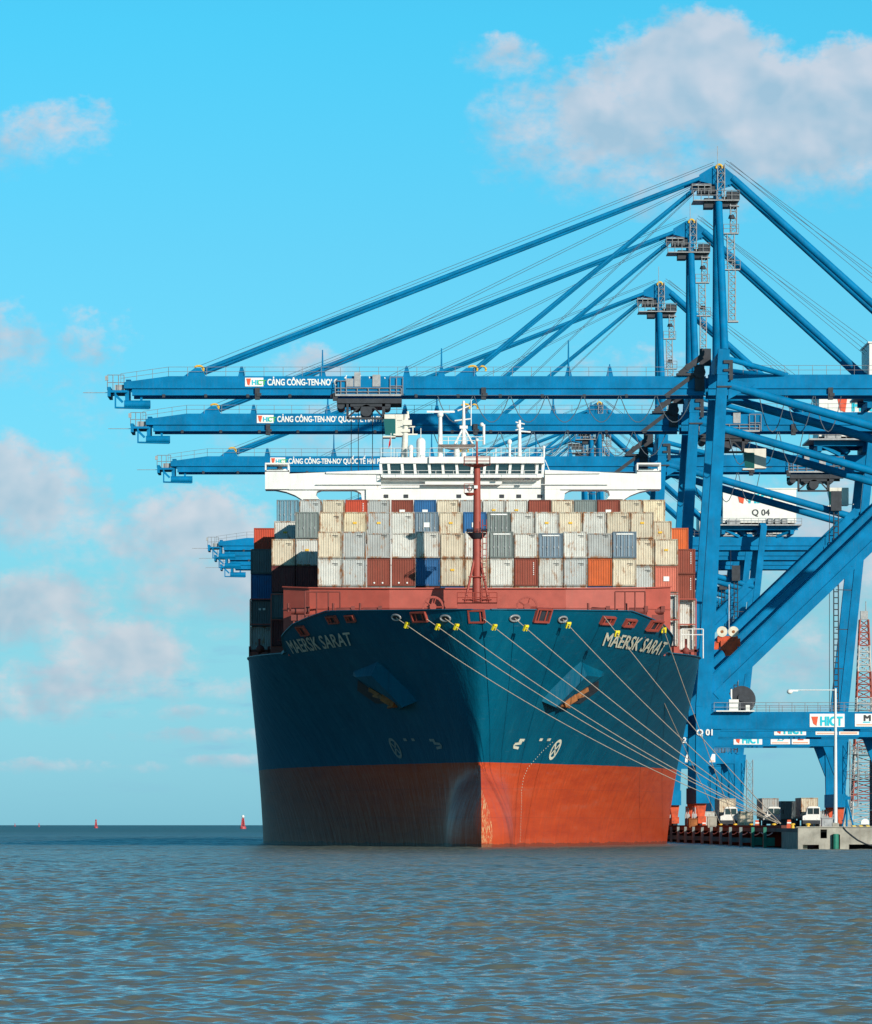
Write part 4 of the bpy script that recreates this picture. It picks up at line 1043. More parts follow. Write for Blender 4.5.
    # boom and main girder
    def boom(mb):
        for gy in g:
            mb.prism([(-33.0, 57.3), (-33.0, 58.0), (-27.4, 58.75), (40.5, 58.75), (40.5, 57.35), (-33, 57.3)][:-1][::-1] if False else [(-33.0, 57.35), (40.3, 57.35), (40.3, 58.75), (-27.4, 58.75), (-33.0, 58.0)], gy - .5, gy + .5)
            mb.box(-33.0, 40.3, gy - .62, gy + .62, 57.2, 57.35)
            mb.box(-32.0, 40.3, gy - .38, gy + .38, 56.45, 57.2)
            mb.box(-32.0, 40.3, gy - .6, gy + .6, 56.33, 56.45)
        for xx in np.arange(-32.5, 40, 9.0): mb.box(xx - .3, xx + .3, g[0] + .5, g[1] - .5, 57.4, 58.4)
        for xx in (-24.2, 10.0): mb.prism([(xx - 1.3, 58.75), (xx + 1.5, 58.75), (xx + .9, 59.8), (xx + .1, 59.8)], g[0] - .3, g[0] + .3)
    c('boom', boom, 'boom', M_blue)
    def girder(mb):
        for gy in g:
            mb.box(40.6, 95, gy - .5, gy + .5, 57.35, 58.95); mb.box(40.6, 95, gy - .62, gy + .62, 57.2, 57.35)
            mb.box(40.6, 95, gy - .38, gy + .38, 56.45, 57.2); mb.box(40.6, 95, gy - .6, gy + .6, 56.33, 56.45)
        mb.box(94, 95, g[0], g[1], 57, 59); mb.box(41.5, 42.9, .7, YF - .7, 59.0, 59.6)
    c('girder', girder, 'girder', M_blue)
    c('brail', lambda mb: (mb.rail([(-33.4, g[0] - .5, 57.9), (-27.4, g[0] - .5, 58.75), (40, g[0] - .5, 58.75)], 1.15, 2.4, .03), mb.rail([(45, g[0] - .5, 58.95), (66, g[0] - .5, 58.95)], 1.15, 1.8, .03)), 'railing', M_steel)
    for k, xx in enumerate(np.arange(-28, 40, 5.3)): c(('rh', k), lambda mb: mb.box(xx - .18, xx + .18, g[0] - .7, g[0] - .4, 56.05, 56.45), 'rope_hanger', M_dark)
    for k, xx in enumerate((-16.2, 12.3, 56.0)): c(('bb', k), lambda mb: (mb.box(xx - .3, xx + .3, g[0] - .75, g[0] + .1, 55.8, 57.3), mb.box(xx - .12, xx + .5, g[0] - .85, g[0] - .6, 56.2, 56.6)), 'brake_box', M_dark)
    def hinge(mb):
        mb.box(36.6, 39.6, g[0] - 1.0, g[0] + .6, 58.8, 59.1); mb.beam((37, g[0] - .7, 59.0), (39.8, g[0] - .7, 61.2), .5, .7); mb.box(38.9, 40.1, g[0] - .9, g[0] + 1.4, 56.9, 60.2)
        mb.tube((39.5, g[0] - 1.1, 59.2), (39.5, g[0] + 1.2, 59.2), .75); mb.tube((38.0, g[0] - 1.0, 59.9), (38.0, g[0] + .5, 59.9), .4); mb.beam((40.2, g[0], 61.9), (38.8, g[0], 60.3), .4, .5); mb.box(39.6, 41.0, g[0] + .4, g[0] + 1.8, 60.2, 62.3)
        mb.beam((35.2, g[0] - .6, 56.2), (38.8, g[0] - .6, 58.9), .3, .5)
    c('hinge', hinge, 'boom_hinge', M_dark)  # dark material carries the shade that falls on the hinge
    for k, (xx, hh_) in enumerate(((-8.0, 3.4), (7.0, 3.6), (23.0, 4.6), (28.2, 1.6), (2.6, 1.4), (-18.2, 1.0))):
        c(('lp', k), lambda mb: (mb.tube((xx, g[0], 58.7), (xx, g[0], 58.7 + hh_), .14, .07), mb.prism([(xx - .45, 58.75), (xx + .45, 58.75), (xx + .15, 60), (xx - .15, 60)], g[0] - .2, g[0] + .2)), 'lamp_post', M_blue)
    c('sheave', lambda mb: [mb.path([(xx + .62 * math.cos(a), gy, 59.65 + .42 * math.sin(a)) for a in np.linspace(R(-30), R(150), 8)], .15) for xx, gy in ((-23.6, g[0] - .2), (-23.6, g[1]), (10.9, g[0] - .2), (12.0, g[0] + .2))], 'sheave_guard', M_yellow)
    def tip(mb):
        mb.box(-35.1, -32.6, g[0] - .4, g[1] + .4, 56.7, 57.0); mb.box(-35.1, -34.7, g[0] - .5, g[1] + .5, 56.2, 57.4); mb.beam((-34.3, g[0], 56.6), (-33.2, g[0], 55.5), .3, .3)
        mb.tube((-33.0, g[0] - .1, 55.2), (-29.7, g[0] - .1, 55.2), .52, n=16); mb.tube((-34.0, g[0] - .3, 54.8), (-29.8, g[0] - .3, 54.7), .12); mb.box(-34.2, -34.0, g[0] - .4, g[0] - .2, 54.7, 56.8)
        mb.box(-32.9, -32.4, g[0], g[1], 55.4, 57.2); mb.box(-31, -30.7, g[0], g[0] + .3, 55.4, 57.2)
    c('tip', tip, 'boom_tip', M_blue)
    c('tiprail', lambda mb: (mb.rail([(-35.1, g[0] - .4, 57.0), (-33.0, g[0] - .4, 57.0)], 1.9, .8, .05), mb.tube((-38.2, g[0], 56.7), (-35, g[0], 56.7), .04), mb.box(-35.4, -35.0, g[0] - .5, g[0] - .2, 58.2, 58.8), mb.box(-34.2, -32.9, g[0], g[0] + 1.2, 57.0, 57.7)), 'tip_gear', M_steel)
    sgn = c('bsign', lambda mb: mb.box(-17.75, -15.45, g[0] - .56, g[0] - .51, 57.45, 58.55), 'sign_panel', M_text)
    c('bsignl', lambda mb: mb.prism([(-17.6, 58.45), (-17.45, 57.7), (-17.2, 57.55), (-17.0, 58.45)][::-1], g[0] - .6, g[0] - .57), 'logo_mark', M_lred, sgn)
    if 'bt' not in MESH:
        MESH['bt1'] = text_mesh('HIC', .95, bold=.03); MESH['bt'] = 1
        MESH['btc'] = text_mesh('CẢNG CÔNG-TEN-NO\u2019 QUỐC TẾ HẢI PHÒNG', 1.12, bold=.03)[0]
        b = text_mesh('CẢNG CÔNG-TEN-NO\u2019 QUỐC TẾ HẢI PHÒNG', 1.12, bold=.03)[1]
        k = 16.3 / (b[:, 0].max() - b[:, 0].min()); cc_ = b.copy(); cc_[:, 0] *= k; MESH['btc'].vertices.foreach_set('co', cc_.ravel()); MESH['btc'].materials.append(M_text)
        me, b = text_mesh('HI', .85, bold=.03); me.materials.append(M_cyan); MESH['hi'] = me
        me, b = text_mesh('CT', .85, bold=.03); me.materials.append(M_green); MESH['ct'] = me
        me, b = text_mesh('HICT', 1.55, bold=.05, sx=1.0); k = 2.85 / (b[:, 0].max() - b[:, 0].min()); cc_ = b.copy(); cc_[:, 0] *= k; me.vertices.foreach_set('co', cc_.ravel()); me.materials.append(M_cyan); MESH['hict'] = me
        me, b = text_mesh('M', 1.0, bold=.05, sx=1.25); me.materials.append(M_tdark); MESH['em'] = me
    link_mesh('lettering', MESH['hi'], None, sgn, (-16.95 - RX, g[0] - .6, 57.65 - QZ)); link_mesh('lettering', MESH['ct'], None, sgn, (-16.25 - RX, g[0] - .6, 57.65 - QZ))
    link_mesh('lettering', MESH['btc'], None, root, (-15.0 - RX, g[0] - .54, 57.58 - QZ))
    # apex
    ym = YF / 2
    def apex(mb):
        for yy in (ym - 1.5, ym + 1.5):
            mb.prism([(39.6, 83.6), (41.2, 83.2), (42.8, 83.0), (43.9, 83.3), (44.3, 84.1), (42.6, 85.5), (41.4, 85.5), (39.6, 84.4)], yy - .15, yy + .15)
        mb.box(41.0, 43.0, ym - 1.4, ym + 1.4, 83.4, 84.6)
    c('apex', apex, 'apex_head', M_blue)
    c('apexd', lambda mb: (mb.box(39.4, 41.6, ym - 2.2, ym + 1, 82.0, 82.9), mb.box(40.2, 41.4, ym - 2.0, ym + 1, 80.2, 81.4), mb.box(42.4, 44.4, ym - 2.0, ym + 1, 80.3, 81.6), mb.box(43.0, 44.4, ym - 2.6, ym - 1.6, 80.9, 82.2)), 'apex_machinery', M_dark)
    c('apexs', lambda mb: [mb.path([(42.1 + .38 * math.cos(a), ym - 1.75, 85.3 + .38 * math.sin(a)) for a in np.linspace(R(-20), R(200), 8)], .15)], 'sheave_guard', M_yellow)
    def apl(mb):
        mb.box(38.8, 44.6, ym - 2.8, ym + 2.6, 81.0, 81.12); mb.rail([(38.8, ym - 2.8, 81.1), (44.6, ym - 2.8, 81.1), (44.6, ym + 2.6, 81.1)], 1.2, .9, .05)
        mb.box(38.6, 41, ym - 2.8, ym + 2, 82.9, 83.0); mb.rail([(38.6, ym - 2.8, 81.9), (41, ym - 2.8, 81.9)], 1.2, .8, .05)
        mb.lattice((42.3, ym - 2.2, 81.2), (42.3, ym - 2.2, 85.6), .9, n=4); mb.tube((42.0, ym, 85.9), (42.0, ym, 88.2), .04)
        mb.lattice((43.9, ym - 2.0, 77.0), (43.9, ym - 2.0, 80.6), .8, n=4); mb.box(43.4, 44.6, ym - 2.6, ym - 1.4, 80.3, 80.4)
        mb.box(42.6, 44.5, ym - 3.0, ym - 1.6, 76.8, 76.92); mb.rail([(42.6, ym - 3.0, 76.9), (44.5, ym - 3.0, 76.9)], 1.1, .9, .04)
        mb.lattice((43.5, ym - 3.4, 72.3), (43.5, ym - 2.3, 76.8), .9, n=5)
        mb.box(42.6, 44.6, ym - 4.4, ym - 3.0, 72.1, 72.22); mb.rail([(42.6, ym - 4.4, 72.2), (44.6, ym - 4.4, 72.2)], 1.1, .9, .04)
        mb.lattice((43.5, ym - 5.2, 65.6), (43.6, ym - 3.8, 72.1), .85, n=8)
        mb.box(43.0, 44.3, ym - 5.8, ym - 4.6, 65.4, 65.6)
    c('apl', apl, 'access_tower', M_steel)
    for zz in (78.7, 73.2): c(('beacon', zz), lambda mb: mb.tube((43.6, ym - 3, zz), (43.6, ym - 3, zz + .45), .45, .3), 'flood_lamp', M_dark)
    # stays
    for gi, gy in enumerate(g):
        yy = ym + (-1.5 if gi == 0 else 1.5)
        c(('fs1', gi), lambda mb: (mb.tube((39.8, yy, 84.0), (-23.0, gy, 59.6), .25, n=10)), 'forestay', M_blue)
        c(('fs2', gi), lambda mb: (mb.tube((39.3, yy, 82.9), (10.8, gy, 59.4), .22, n=10)), 'inner_forestay', M_blue)
        c(('bs', gi), lambda mb: (mb.tube((43.8, yy, 84.0), (71.0, gy, 59.2), .46, n=14), mb.box(60.3, 60.9, yy - .3 + .0, yy + .3, 69.6, 70.4) if False else None), 'backstay', M_blue)
        c(('rp', gi), lambda mb: [mb.tube(a, b, .032, n=5, caps=False) for a, b in (((41.5, yy, 86.0), (-23.5, gy, 60.1)), ((41.2, yy, 84.2), (-10.0, gy, 58.8)), ((39.0, yy, 82.2), (14.5, gy, 58.8)), ((43.0, yy, 86.2), (78, gy, 60)), ((43.5, yy, 86.0), (76.5, gy, 58.9)))], 'wire_ropes', M_rope)
    # machine house
    hs = c('house', lambda mb: (mb.box(66.2, 80.6, 2.2, 15.2, 61.6, 68.2), mb.box(66.0, 80.8, 2.0, 15.4, 68.2, 68.4)), 'machine_house', M_house)
    c('hplat', lambda mb: (mb.box(64.6, 81.6, 1.2, 16, 61.0, 61.25), mb.rail([(64.6, 1.2, 61.25), (81.6, 1.2, 61.25)], 1.15, 1.4, .045), mb.box(67, 69.5, 1.5, 2.1, 61.3, 62.2), [mb.box(a_, a_ + .9, 1.5, 2.1, 61.4, 62.4) for a_ in (75, 76.4, 77.8)]), 'walkway', M_steel, hs)
    c('hsup', lambda mb: (mb.box(65.5, 81, 3, 3.8, 60.2, 61.0), mb.box(65.5, 81, 13.4, 14.2, 60.2, 61.0), [mb.box(a_, a_ + .7, 3, 14.2, 59.4, 60.3) for a_ in (66, 73, 79.5)], mb.beam((66.5, 3.3, 60.3), (69.5, 5.0, 59.0), .5, .5), mb.beam((80.3, 3.3, 60.3), (77, 5, 59.0), .5, .5)), 'house_support', M_blue, hs)
    me = text_mesh(f'Q 0{n + 1}', 1.7, bold=.02)[0]; link_mesh('number', me, M_tdark, hs, (71.8 - RX, 2.15, 63.0 - QZ))
    link_mesh('lettering', MESH['hict'], None, hs, (71.0 - RX, 2.15, 65.4 - QZ)).scale = (1.9, 1, 1.6)
    c('hlogo', lambda mb: mb.prism([(69.0, 67.5), (69.4, 65.6), (70.2, 65.3), (70.5, 67.5)][::-1], 2.1, 2.16), 'logo_mark', M_lred, hs)
    # portal signs
    s1 = c('ps1', lambda mb: mb.box(52.95, 57.3, -.97, -.91, 14.45, 16.1), 'sign_panel', M_text)
    link_mesh('lettering', MESH['hict'], None, s1, (54.15 - RX, -1.0, 14.6 - QZ))
    c('ps1l', lambda mb: mb.prism([(53.15, 15.75), (53.4, 14.85), (53.8, 14.6), (54.0, 15.75)][::-1], -1.01, -.98), 'logo_mark', M_lred, s1)
    s2 = c('ps2', lambda mb: mb.box(58.6, 61.55, -.97, -.91, 14.5, 16.1), 'sign_panel', M_text)
    link_mesh('lettering', MESH['em'], None, s2, (59.6 - RX, -1.0, 15.2 - QZ))
    c('ps2l', lambda mb: mb.box(59.6, 60.5, -1.0, -.975, 14.98, 15.12), 'print_line', M_cyan, s2); c('ps2m', lambda mb: mb.box(58.8, 61.3, -1.0, -.975, 14.65, 14.8), 'print_line', M_lor, s2)
    s3 = c('ps3', lambda mb: mb.box(61.8, 64.5, -.97, -.91, 14.5, 16.1), 'sign_panel', M_text)
    c('ps3l', lambda mb: mb.box(62.0, 64.3, -1.0, -.975, 14.65, 14.85), 'print_line', M_lor, s3); c('ps3m', lambda mb: mb.box(62.7, 63.6, -1.0, -.975, 15.1, 15.3), 'print_line', M_lred, s3)
    text('number', f'Q 0{n + 1}', 1.05, M_text, root, (38.75 - RX, -1.05, 13.4 - QZ), bold=.03)
    # cable reel and lift mast
    rl = c('reel', lambda mb: (mb.tube((44.6, 1.4, 17.9), (44.6, 2.0, 17.9), 1.75, n=28), mb.tube((44.6, 1.2, 18.2), (44.6, 2.2, 18.2), .5, n=12)), 'cable_reel', M_dark)
    c('reelb', lambda mb: (mb.box(42.9, 44.1, -.6, .4, 16.4, 17.9), mb.box(41.2, 46.0, -2.0, -.9, 16.36, 16.5), mb.tube((43.2, 0, 17.9), (43.2, 0, 19.2), .12), mb.box(45, 45.5, -.4, .3, 16.4, 17.2)), 'reel_bracket', M_house, rl)
    c('liftm', lambda mb: ([mb.tube((68.5 + a, -1.6, 16.4), (68.5 + a, -1.6, 53), .09, n=6) for a in (-.35, .35)], [mb.tube((68.1, -1.6, z_), (68.9, -1.6, z_), .08, n=5) for z_ in np.arange(17, 50, .9)], [mb.beam((68.5, -1.6, z_), (lx_leg(z_), 0, z_), .12, .12) for z_ in np.arange(20, 50, 6)], mb.tube((67.5, -1.6, 16.4), (67.5, -1.6, 56), .05, n=5)), 'lift_mast', M_dark)
    c('liftc', lambda mb: mb.box(67.7, 69.3, -2.2, -1.0, 50.0, 53.0), 'lift_car', M_dark)
    c('stair', lambda mb: (mb.lattice((71.2, -2.0, 5), (71.2, -2.0, 15), 1.2, n=5, r=.06, rb=.04)), 'stair_tower', M_steel)
    # trolley
    tr = empty('trolley', (tx - RX, 0, 0)); tr.parent = root
    def tro(mb):
        mb.box(RX - 4.1, RX + 4.1, g[0] - 1.0, g[0] - .4, 55.3, 55.9); mb.box(RX - 4.1, RX + 4.1, g[1] + .4, g[1] + 1.0, 55.3, 55.9); mb.box(RX - 2.4, RX + 2.6, g[0] - .8, g[1] + .6, 54.9, 55.4); mb.box(RX - 2.9, RX - 2.6, g[0] - .8, g[0], 53.4, 55.4); mb.box(RX + 1.6, RX + 2.0, g[0] - .8, g[0], 53.4, 55.4); mb.box(RX - 2.9, RX + 2.0, g[0] - .8, g[0] - .2, 53.3, 53.55); mb.tube((RX - .4, g[0] - .8, 54.4), (RX - .4, g[1], 54.4), .75); mb.beam((RX - 2.7, g[0] - .5, 53.6), (RX - .8, g[0] - .5, 55.2), .2, .2); mb.beam((RX + 1.7, g[0] - .5, 53.6), (RX + .2, g[0] - .5, 55.2), .2, .2)
        for a in (-3.6, -1.6, .2, 2.2): mb.tube((RX + a, g[0] - .7, 55.1), (RX + a, g[1] + .7, 55.1), .5)
        mb.box(RX - 4.6, RX - 4.0, g[0] - 1.0, g[0] - .6, 55.6, 56.6)
    c('tro', tro, 'trolley_frame', M_dark, tr)
    c('tror', lambda mb: (mb.rail([(RX - 4.3, g[0] - 1.1, 56.3), (RX + 4.0, g[0] - 1.1, 56.3)], .9, 1.5, .07), mb.box(RX - 4.3, RX + 4.0, g[0] - 1.2, g[0] - .9, 56.2, 56.45), mb.rail([(RX + 2.6, g[0] - 1.1, 56.3), (RX + 4.2, g[0] - 1.1, 56.3)], 2.3, .7, .06),
          mb.rail([(RX - 4.3, g[0] - 1.1, 56.3), (RX - 2.9, g[0] - 1.1, 56.3)], 1.8, .7, .06), mb.box(RX + .4, RX + 1.4, g[0] - 1.0, g[0] + .4, 57.4, 58.9), mb.box(RX - 1.9, RX - 1.1, g[0] - 1.0, g[0] + .4, 57.4, 59.2), mb.box(RX - 3.0, RX - 2.0, g[0] - 1.0, g[0], 57.4, 58.4)), 'trolley_rail', M_steel, tr)
    c('trop', lambda mb: mb.box(RX - 4.0, RX + 4.6, g[0] - .88, g[0] - .7, 56.5, 58.4), 'trolley_girder', M_blue, tr)
    cb = c('cab', lambda mb: (mb.box(RX + 3.2, RX + 4.9, g[0] - 1.0, g[0] + 1.8, 51.2, 53.9), mb.box(RX + 1.9, RX + 3.3, g[0] - 1.0, g[0] + 1.8, 53.35, 53.9), mb.box(RX + 1.7, RX + 3.3, g[0] - 1.0, g[0] + 1.8, 51.0, 51.2), mb.box(RX + 4.9, RX + 5.7, g[0] - 1.0, g[0] - .9, 51.3, 51.4)), 'operator_cab', mat('cab_cream', (0.72, 0.68, 0.58), .55, var=.08), tr)
    c('cabg', lambda mb: mb.hexa([(RX + 2.0, g[0] - 1.1, 51.3), (RX + 3.3, g[0] - 1.1, 51.2), (RX + 3.3, g[0] + 1.7, 51.2), (RX + 2.2, g[0] + 1.7, 51.6)], [(RX + 1.8, g[0] - 1.1, 53.3), (RX + 3.3, g[0] - 1.1, 53.3), (RX + 3.3, g[0] + 1.7, 53.3), (RX + 1.8, g[0] + 1.7, 53.3)]), 'window', M_greenglass, cb)
    # festoon
    def fest(mb):
        for k in range(7):
            a = 6.5 + k * 4.6
            pts = [(a + 4.4 * t, g[0] - .9, 56.2 - 3.3 * (1 - (2 * t - 1) ** 2)) for t in np.linspace(0, 1, 10)]
            mb.path(pts, .055, 5)
        for k in range(3):
            a = 47 + k * 3.5; mb.path([(a + 3.3 * t, g[0] - .9, 56.2 - 4.5 * (1 - (2 * t - 1) ** 2)) for t in np.linspace(0, 1, 9)], .06, 5)
        mb.tube((5, g[0] - .9, 56.3), (38, g[0] - .9, 56.3), .04, n=5)
    c('fest', fest, 'festoon_cable', M_rope)
    return root
CR = [(732, -2.1), (799, 47.3), (892, 66), (1147, 50), (1190, 30), (1233, 20)]
for n, (yc, tx) in enumerate(CR): make_crane(n, yc, tx)

# hanging headblocks
o = empty('headblock', (43.4, 743.5, 26.4)); tag(o, 'orange headblock with two white sheaves hanging beside the nearest crane leg', 'headblock')
mb = MB(); mb.box(-1.3, 1.3, -.6, .6, -1.0, -.2); mb.box(-.9, 1.2, -.8, .8, -2.0, -.8); mb.box(-.3, 1.3, -.7, .7, -2.7, -1.9); mb.box(-1.9, -1.0, -.4, .4, -1.9, -.9); mb.beam((-1.4, 0, -.6), (-.2, 0, -2.4), .3, .3); mb.box(.9, 1.6, -.5, .5, -1.5, -.5)
mb.build('lifting_frame', M_orange, o)
for a in (-.72, .72):
    sh = MB().tube((a, -.75, .35), (a, -.45, .35), .68, n=20).build('sheave', M_cream, o)
    MB().tube((a, -.8, .35), (a, -.76, .35), .2, n=10).build('hub', M_rusty, sh)
MB().tube((.2, 0, .2), (.2, 0, 6.6), .05, n=5).build('hoist_rope', M_pole, o)
MB().beam((-2.9, 0, 6.8), (.4, 0, 6.5), .18, .25).build('hanger_arm', M_blue, o)
mb = MB()
for a in (-1.8, -.9, .9, 2.2): mb.tube((a, 0, 0), (a, 0, 25), .05, n=5, caps=False)
mb.box(-3, 3, -1, 1, -1.2, 0)
o = mb.build('container_spreader', M_dark, None, (-2.6, 741, 30)); tag(o, 'spreader lowered behind the ship bridge on thin dark ropes', 'spreader')

# ------------------------------------------------------------ trucks and yard
def truck(px, y, label, cont):
    x = (px - PX0) * y / FPX
    o = empty('terminal_truck', (x, y, QZ)); tag(o, label, 'truck', 'white terminal trucks on the quay')
    mb = MB()
    mb.prism([(-1.25, 1.0), (1.25, 1.0), (1.25, 2.0), (1.2, 2.85), (-.55, 2.85), (-.75, 1.75), (-1.25, 1.6)], 0, 1.9)
    mb.box(-.4, 1.0, .3, 1.8, 2.85, 2.95)
    cab = mb.build('cab', M_white, o)
    MB().box(.3, 1.1, -.03, 0.02, 1.85, 2.7).build('windscreen', M_glass, cab)
    MB().box(-.55, .22, -.03, 0.02, 1.85, 2.7).build('windscreen', M_glass, cab)
    for a in (-1.0, .7): MB().box(a, a + .3, -.04, .0, 1.1, 1.3).build('headlight', M_text, cab)
    mb = MB(); mb.tube((-1.35, 0, 2.4), (-1.55, -.3, 2.4), .03); mb.box(-1.68, -1.5, -.35, -.25, 1.9, 2.5); mb.box(1.5, 1.68, -.35, -.25, 1.9, 2.5); mb.build('mirror', M_dark, cab)
    mb = MB(); mb.box(-1.25, 1.25, -.15, .2, .45, .98); mb.box(-.9, .9, .2, 16, .95, 1.3); mb.box(-1.2, 1.2, 3.4, 15.8, 1.2, 1.4); mb.build('chassis', M_dark, o)
    for yy in (1.0, 3.6, 13.2, 14.5):
        for a in (-1.2, .75):
            w = MB().tube((a, yy, .5), (a + .45, yy, .5), .5, n=14).build('wheel', M_tyre, o)
    if cont:
        container(x - 1.22, y + 3.6, QZ + 1.4, 2.82, cont[0], cont[1], 'containers on trucks', False)
truck(729, 860, 'white terminal truck nearest the ship, left of the others', ('tan', 'tan container riding on the leftmost truck'))
truck(772, 850, 'white terminal truck behind the mooring lines, in the middle', ('light grey', 'light grey ribbed container riding on the middle truck'))
truck(811.5, 836, 'white terminal truck furthest right, below the tan container', ('tan', 'rusty tan container riding on the rightmost truck'))
container((772 - PX0 + 9) * 905 / FPX, 905, QZ + 1.2, 2.8, 'slate', 'dark slate container standing between the middle and right trucks', 'containers on trucks')
MB().box(0, 2.4, .5, 11.8, 0, 1.2).build('parked_trailer', M_dark, None, ((781 - PX0) * 905 / FPX, 905, QZ))
tag(bpy.data.objects['parked_trailer'], 'dark low trailer under the slate container between two trucks', 'trailer')

# dark yard stack at the right edge
for k, c in enumerate(['red brown', 'slate', 'dark red', 'dark red']):
    container(75.4, 900, QZ + k * 2.62, 2.6, c, f'{c} container at the right edge of the picture, {tn[k]} of the yard stack', 'yard stack')

# street lamp on the quay head
lx = (835.5 - PX0) * 531 / FPX; sL = FPX / 531
o = empty('quay_lamp', (lx, 531, QZ)); tag(o, 'tall slim white lamp pole on the quay head with one long left arm', 'lamp post')
MB().tube((0, 0, 0), (0, 0, 12.7), .19, .10, n=12).build('pole', M_pole, o)
MB().tube((0, 0, 12.55), (-4.0, 0, 12.55), .05, n=6).build('arm', M_pole, o)
mb = MB(); mb.sphere((-4.15, 0, 12.4), .28, sz=.8); mb.box(-4.1, -3.4, -.1, .1, 12.42, 12.58); mb.build('lamp_head', M_white, o)
mb = MB(); mb.box(-.3, .3, -.3, .3, 0, .5); mb.build('base', M_conc, o)

# red and white lattice tower
tx0, ty0 = (864 - PX0) * 960 / FPX, 960
o = empty('lattice_tower', (tx0, ty0, QZ)); tag(o, 'red and white lattice tower rising at the right edge behind the crane', 'tower')
nseg = 8; HT = 34.0
for k in range(nseg):
    z0, z1 = HT * k / nseg, HT * (k + 1) / nseg; w0, w1 = 4.2 - 2.8 * k / nseg, 4.2 - 2.8 * (k + 1) / nseg
    mb = MB(); mb.lattice((0, 0, z0), (0, 0, z1), w0, w1, n=4, r=.14, rb=.075); mb.box(-w0/2, w0/2, -w0/2, w0/2, z0, z0 + .08) if k % 2 == 0 else None
    mb.build('tower_section', (mat('tower_red', (.42, .10, .07), .7, var=.2) if k % 2 else mat('tower_white', (.55, .53, .5), .7, var=.2)), o)
mb = MB(); mb.rail([(-2.4, -2.4, 12), (2.4, -2.4, 12), (2.4, 2.4, 12)], 1.1, 1, .07); mb.box(-2.4, 2.4, -2.4, 2.4, 11.9, 12)
mb.build('platform', M_steel, o); mb = MB(); mb.rail([(-3, -3, 8), (3, -3, 8)], 1.1, 1, .07); mb.box(-3, 3, -3, 3, 7.9, 8); mb.build('platform', M_steel, o); mb = MB(); mb.box(-.6, .6, -.6, .6, HT, HT + 1.4); mb.tube((.3, 0, HT), (.3, 0, HT + 3), .08); mb.build('top_box', M_steel, o)

# blue stay frames, white disc, hazard kerb on the quay head
bx = (850 - PX0) * 533 / FPX
mb = MB(); mb.tube((-.1, 0, 0), (-.1, 0, 3.0), .09); mb.tube((.55, 0, 0), (-.1, 0, 2.6), .08); mb.tube((-.5, .4, 0), (-.1, 0, 2.2), .07); mb.box(-.35, .25, -.1, .1, 2.6, 2.9)
o = mb.build('mooring_winch_stand', M_blue, None, (bx - .2, 533, QZ)); tag(o, 'thin blue tripod stand on the quay head right of the lamp pole', 'stand')
o = empty('hose_reel', ((865 - PX0) * 536 / FPX, 536, QZ)); tag(o, 'round white disc reel standing behind the yellow and black kerb', 'reel')
MB().tube((0, -.1, .5), (0, .1, .5), .38, n=24).build('disc', M_white, o); MB().box(-.3, .3, -.2, .4, 0, .35).build('base', M_dark, o)
hz = bpy.data.materials.new('hazard_stripes'); hz.use_nodes = True; t_ = NT(hz.node_tree); g_ = t_.n('ShaderNodeNewGeometry'); s_ = t_.n('ShaderNodeSeparateXYZ'); t_.link(g_.outputs['Position'], s_.inputs[0])
fr = t_.m('GREATER_THAN', t_.m('FRACT', t_.m('MULTIPLY', t_.m('ADD', s_.outputs[0], s_.outputs[2]), 1.6)), .5)
t_.link(t_.mix(fr, (0.75, .5, .02, 1), (.02, .02, .02, 1)), hz.node_tree.nodes['Principled BSDF'].inputs['Base Color'])
o = MB().box(0, 14, 0, .3, 0, .26).build('hazard_kerb', hz, None, (x(854), 530, QZ + .004)); tag(o, 'yellow and black striped kerb on the quay head', 'kerb')
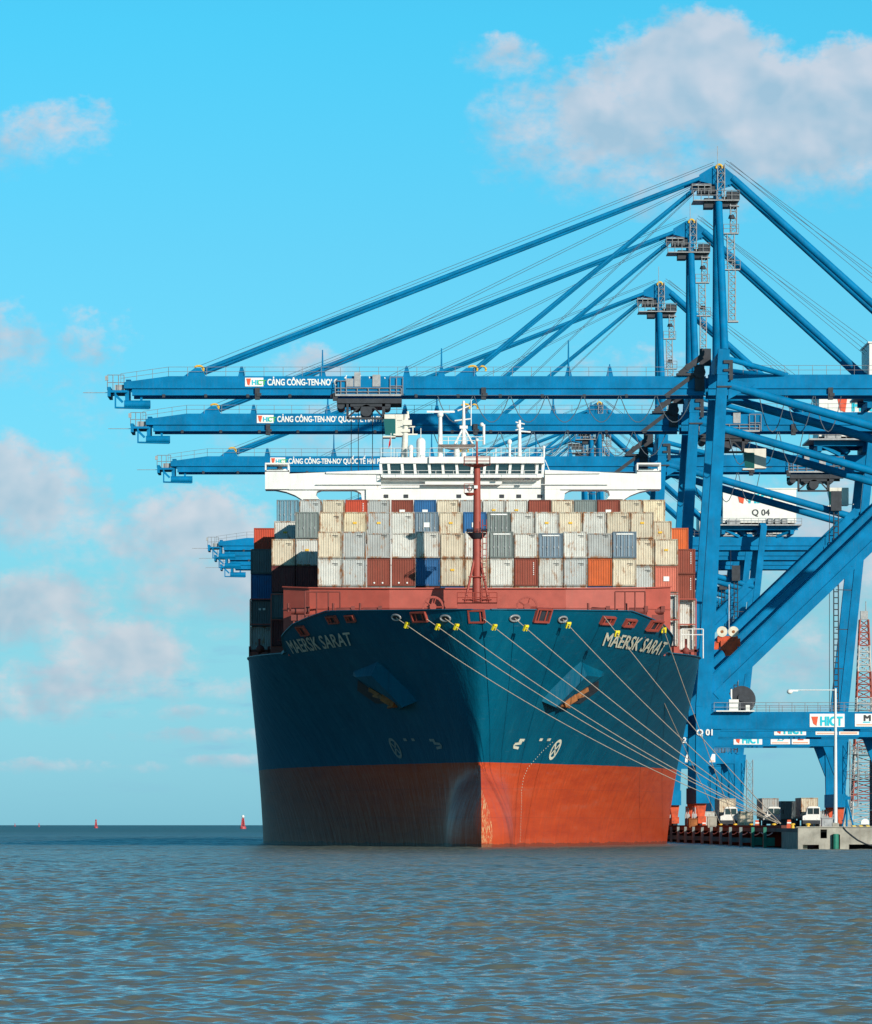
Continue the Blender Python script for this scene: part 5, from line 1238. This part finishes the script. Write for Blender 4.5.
# clutter on the apron: cable drums, cones, gear
for px, y, m_, lb, hh_ in ((693, 700, M_rusty, 'rust-brown machinery box beside the first crane bogies', 1.0), (712, 655, M_conc, 'pale equipment cabinet between crane bogie and truck', 1.2), (848, 560, M_conc, 'pale low concrete block beside the lamp pole', .7), (827, 540, M_steel, 'grey steel bin standing left of the lamp pole', .9)):
    mb = MB(); mb.box(-.5, .5, -.6, .6, .12, hh_); mb.box(-.56, .56, -.68, .68, hh_, hh_ + .09); mb.box(-.48, -.3, -.6, .6, 0, .12); mb.box(.3, .48, -.6, .6, 0, .12); mb.box(-.3, .3, -.64, -.6, .3, hh_ - .2)
    o = mb.build('equipment_cabinet', m_, None, ((px - PX0) * y / FPX, y, QZ)); tag(o, lb, 'cabinet')
GT = 'orange traffic barriers on the quay'
for k, (px, y, lb) in enumerate(((757, 600, 'small orange barrier on the quay left of the thick line bundle'), (789, 560, 'small orange barrier at the corner of the quay head'), (704, 690, 'small orange barrier under the first crane leg'))):
    mb = MB(); mb.hexa([(-.26, -.2, 0), (.26, -.2, 0), (.26, .2, 0), (-.26, .2, 0)], [(-.16, -.1, .8), (.16, -.1, .8), (.16, .1, .8), (-.16, .1, .8)])
    o = empty('traffic_barrier', ((px - PX0) * y / FPX, y, QZ)); tag(o, lb, 'barrier', GT); mb.build('barrier_body', M_orange, o); MB().box(-.2, .2, -.19, -.15, .45, .58).build('reflective_band', M_text, o)
for px, y, lb, c in ((746, 990, 'tan container far back between the left truck and the middle truck', 'tan'), (709, 985, 'white container far back beside the crane bogies', 'white'), (822, 960, 'light grey container beside the right truck', 'light grey')):
    container((px - PX0) * y / FPX - 1.2, y, QZ, 2.6, c, lb, 'containers standing on the quay')
# slack hose over the concrete face
mb = MB(); pts = [(x(843) , QY0 - .1, 2.05), (x(846), QY0 - .08, 1.7), (x(852), QY0 - .08, 1.25), (x(858), QY0 - .08, .85), (x(866), QY0 - .08, .5), (x(880), QY0 - .08, .1)]
mb.path([Vector(p) - Vector(pts[0]) for p in pts], .05); o = mb.build('slack_hose', M_dark, None, pts[0]); tag(o, 'dark hose hanging diagonally across the concrete quay face', 'hose')
mb = MB(); pts = [(x(843), QY0 - .1, 2.0)]

# ------------------------------------------------------------ navigation buoys
def buoy(px, y, hgt, label):
    o = empty('channel_buoy', ((px - PX0) * y / FPX, y, 0)); tag(o, label, 'buoy', 'red channel buoys on the horizon')
    k = hgt / 8
    MB().tube((0, 0, -.6), (0, 0, 1.3 * k), 1.9 * k, 1.7 * k, n=18).build('float', M_buoy, o)
    mb = MB(); mb.lattice((0, 0, 1.3 * k), (0, 0, 6.2 * k), 2.0 * k, .9 * k, n=4, r=.22 * k, rb=.14 * k); mb.box(-.75 * k, .75 * k, -.1, .1, 2 * k, 5.6 * k); mb.build('tower', M_buoy, o)
    MB().sphere((0, 0, 7.0 * k), .85 * k).build('top_mark', M_text if px > 200 else M_buoy, o)
buoy(243, 3300, 8.0, 'largest red buoy with pale top, just left of the ship')
buoy(96, 4200, 6.4, 'small red buoy on the horizon, middle of the open water')
buoy(39, 7000, 4.6, 'tiny red buoy on the horizon near the left edge')
buoy(15, 9000, 5.0, 'faintest tiny buoy on the horizon at the far left')
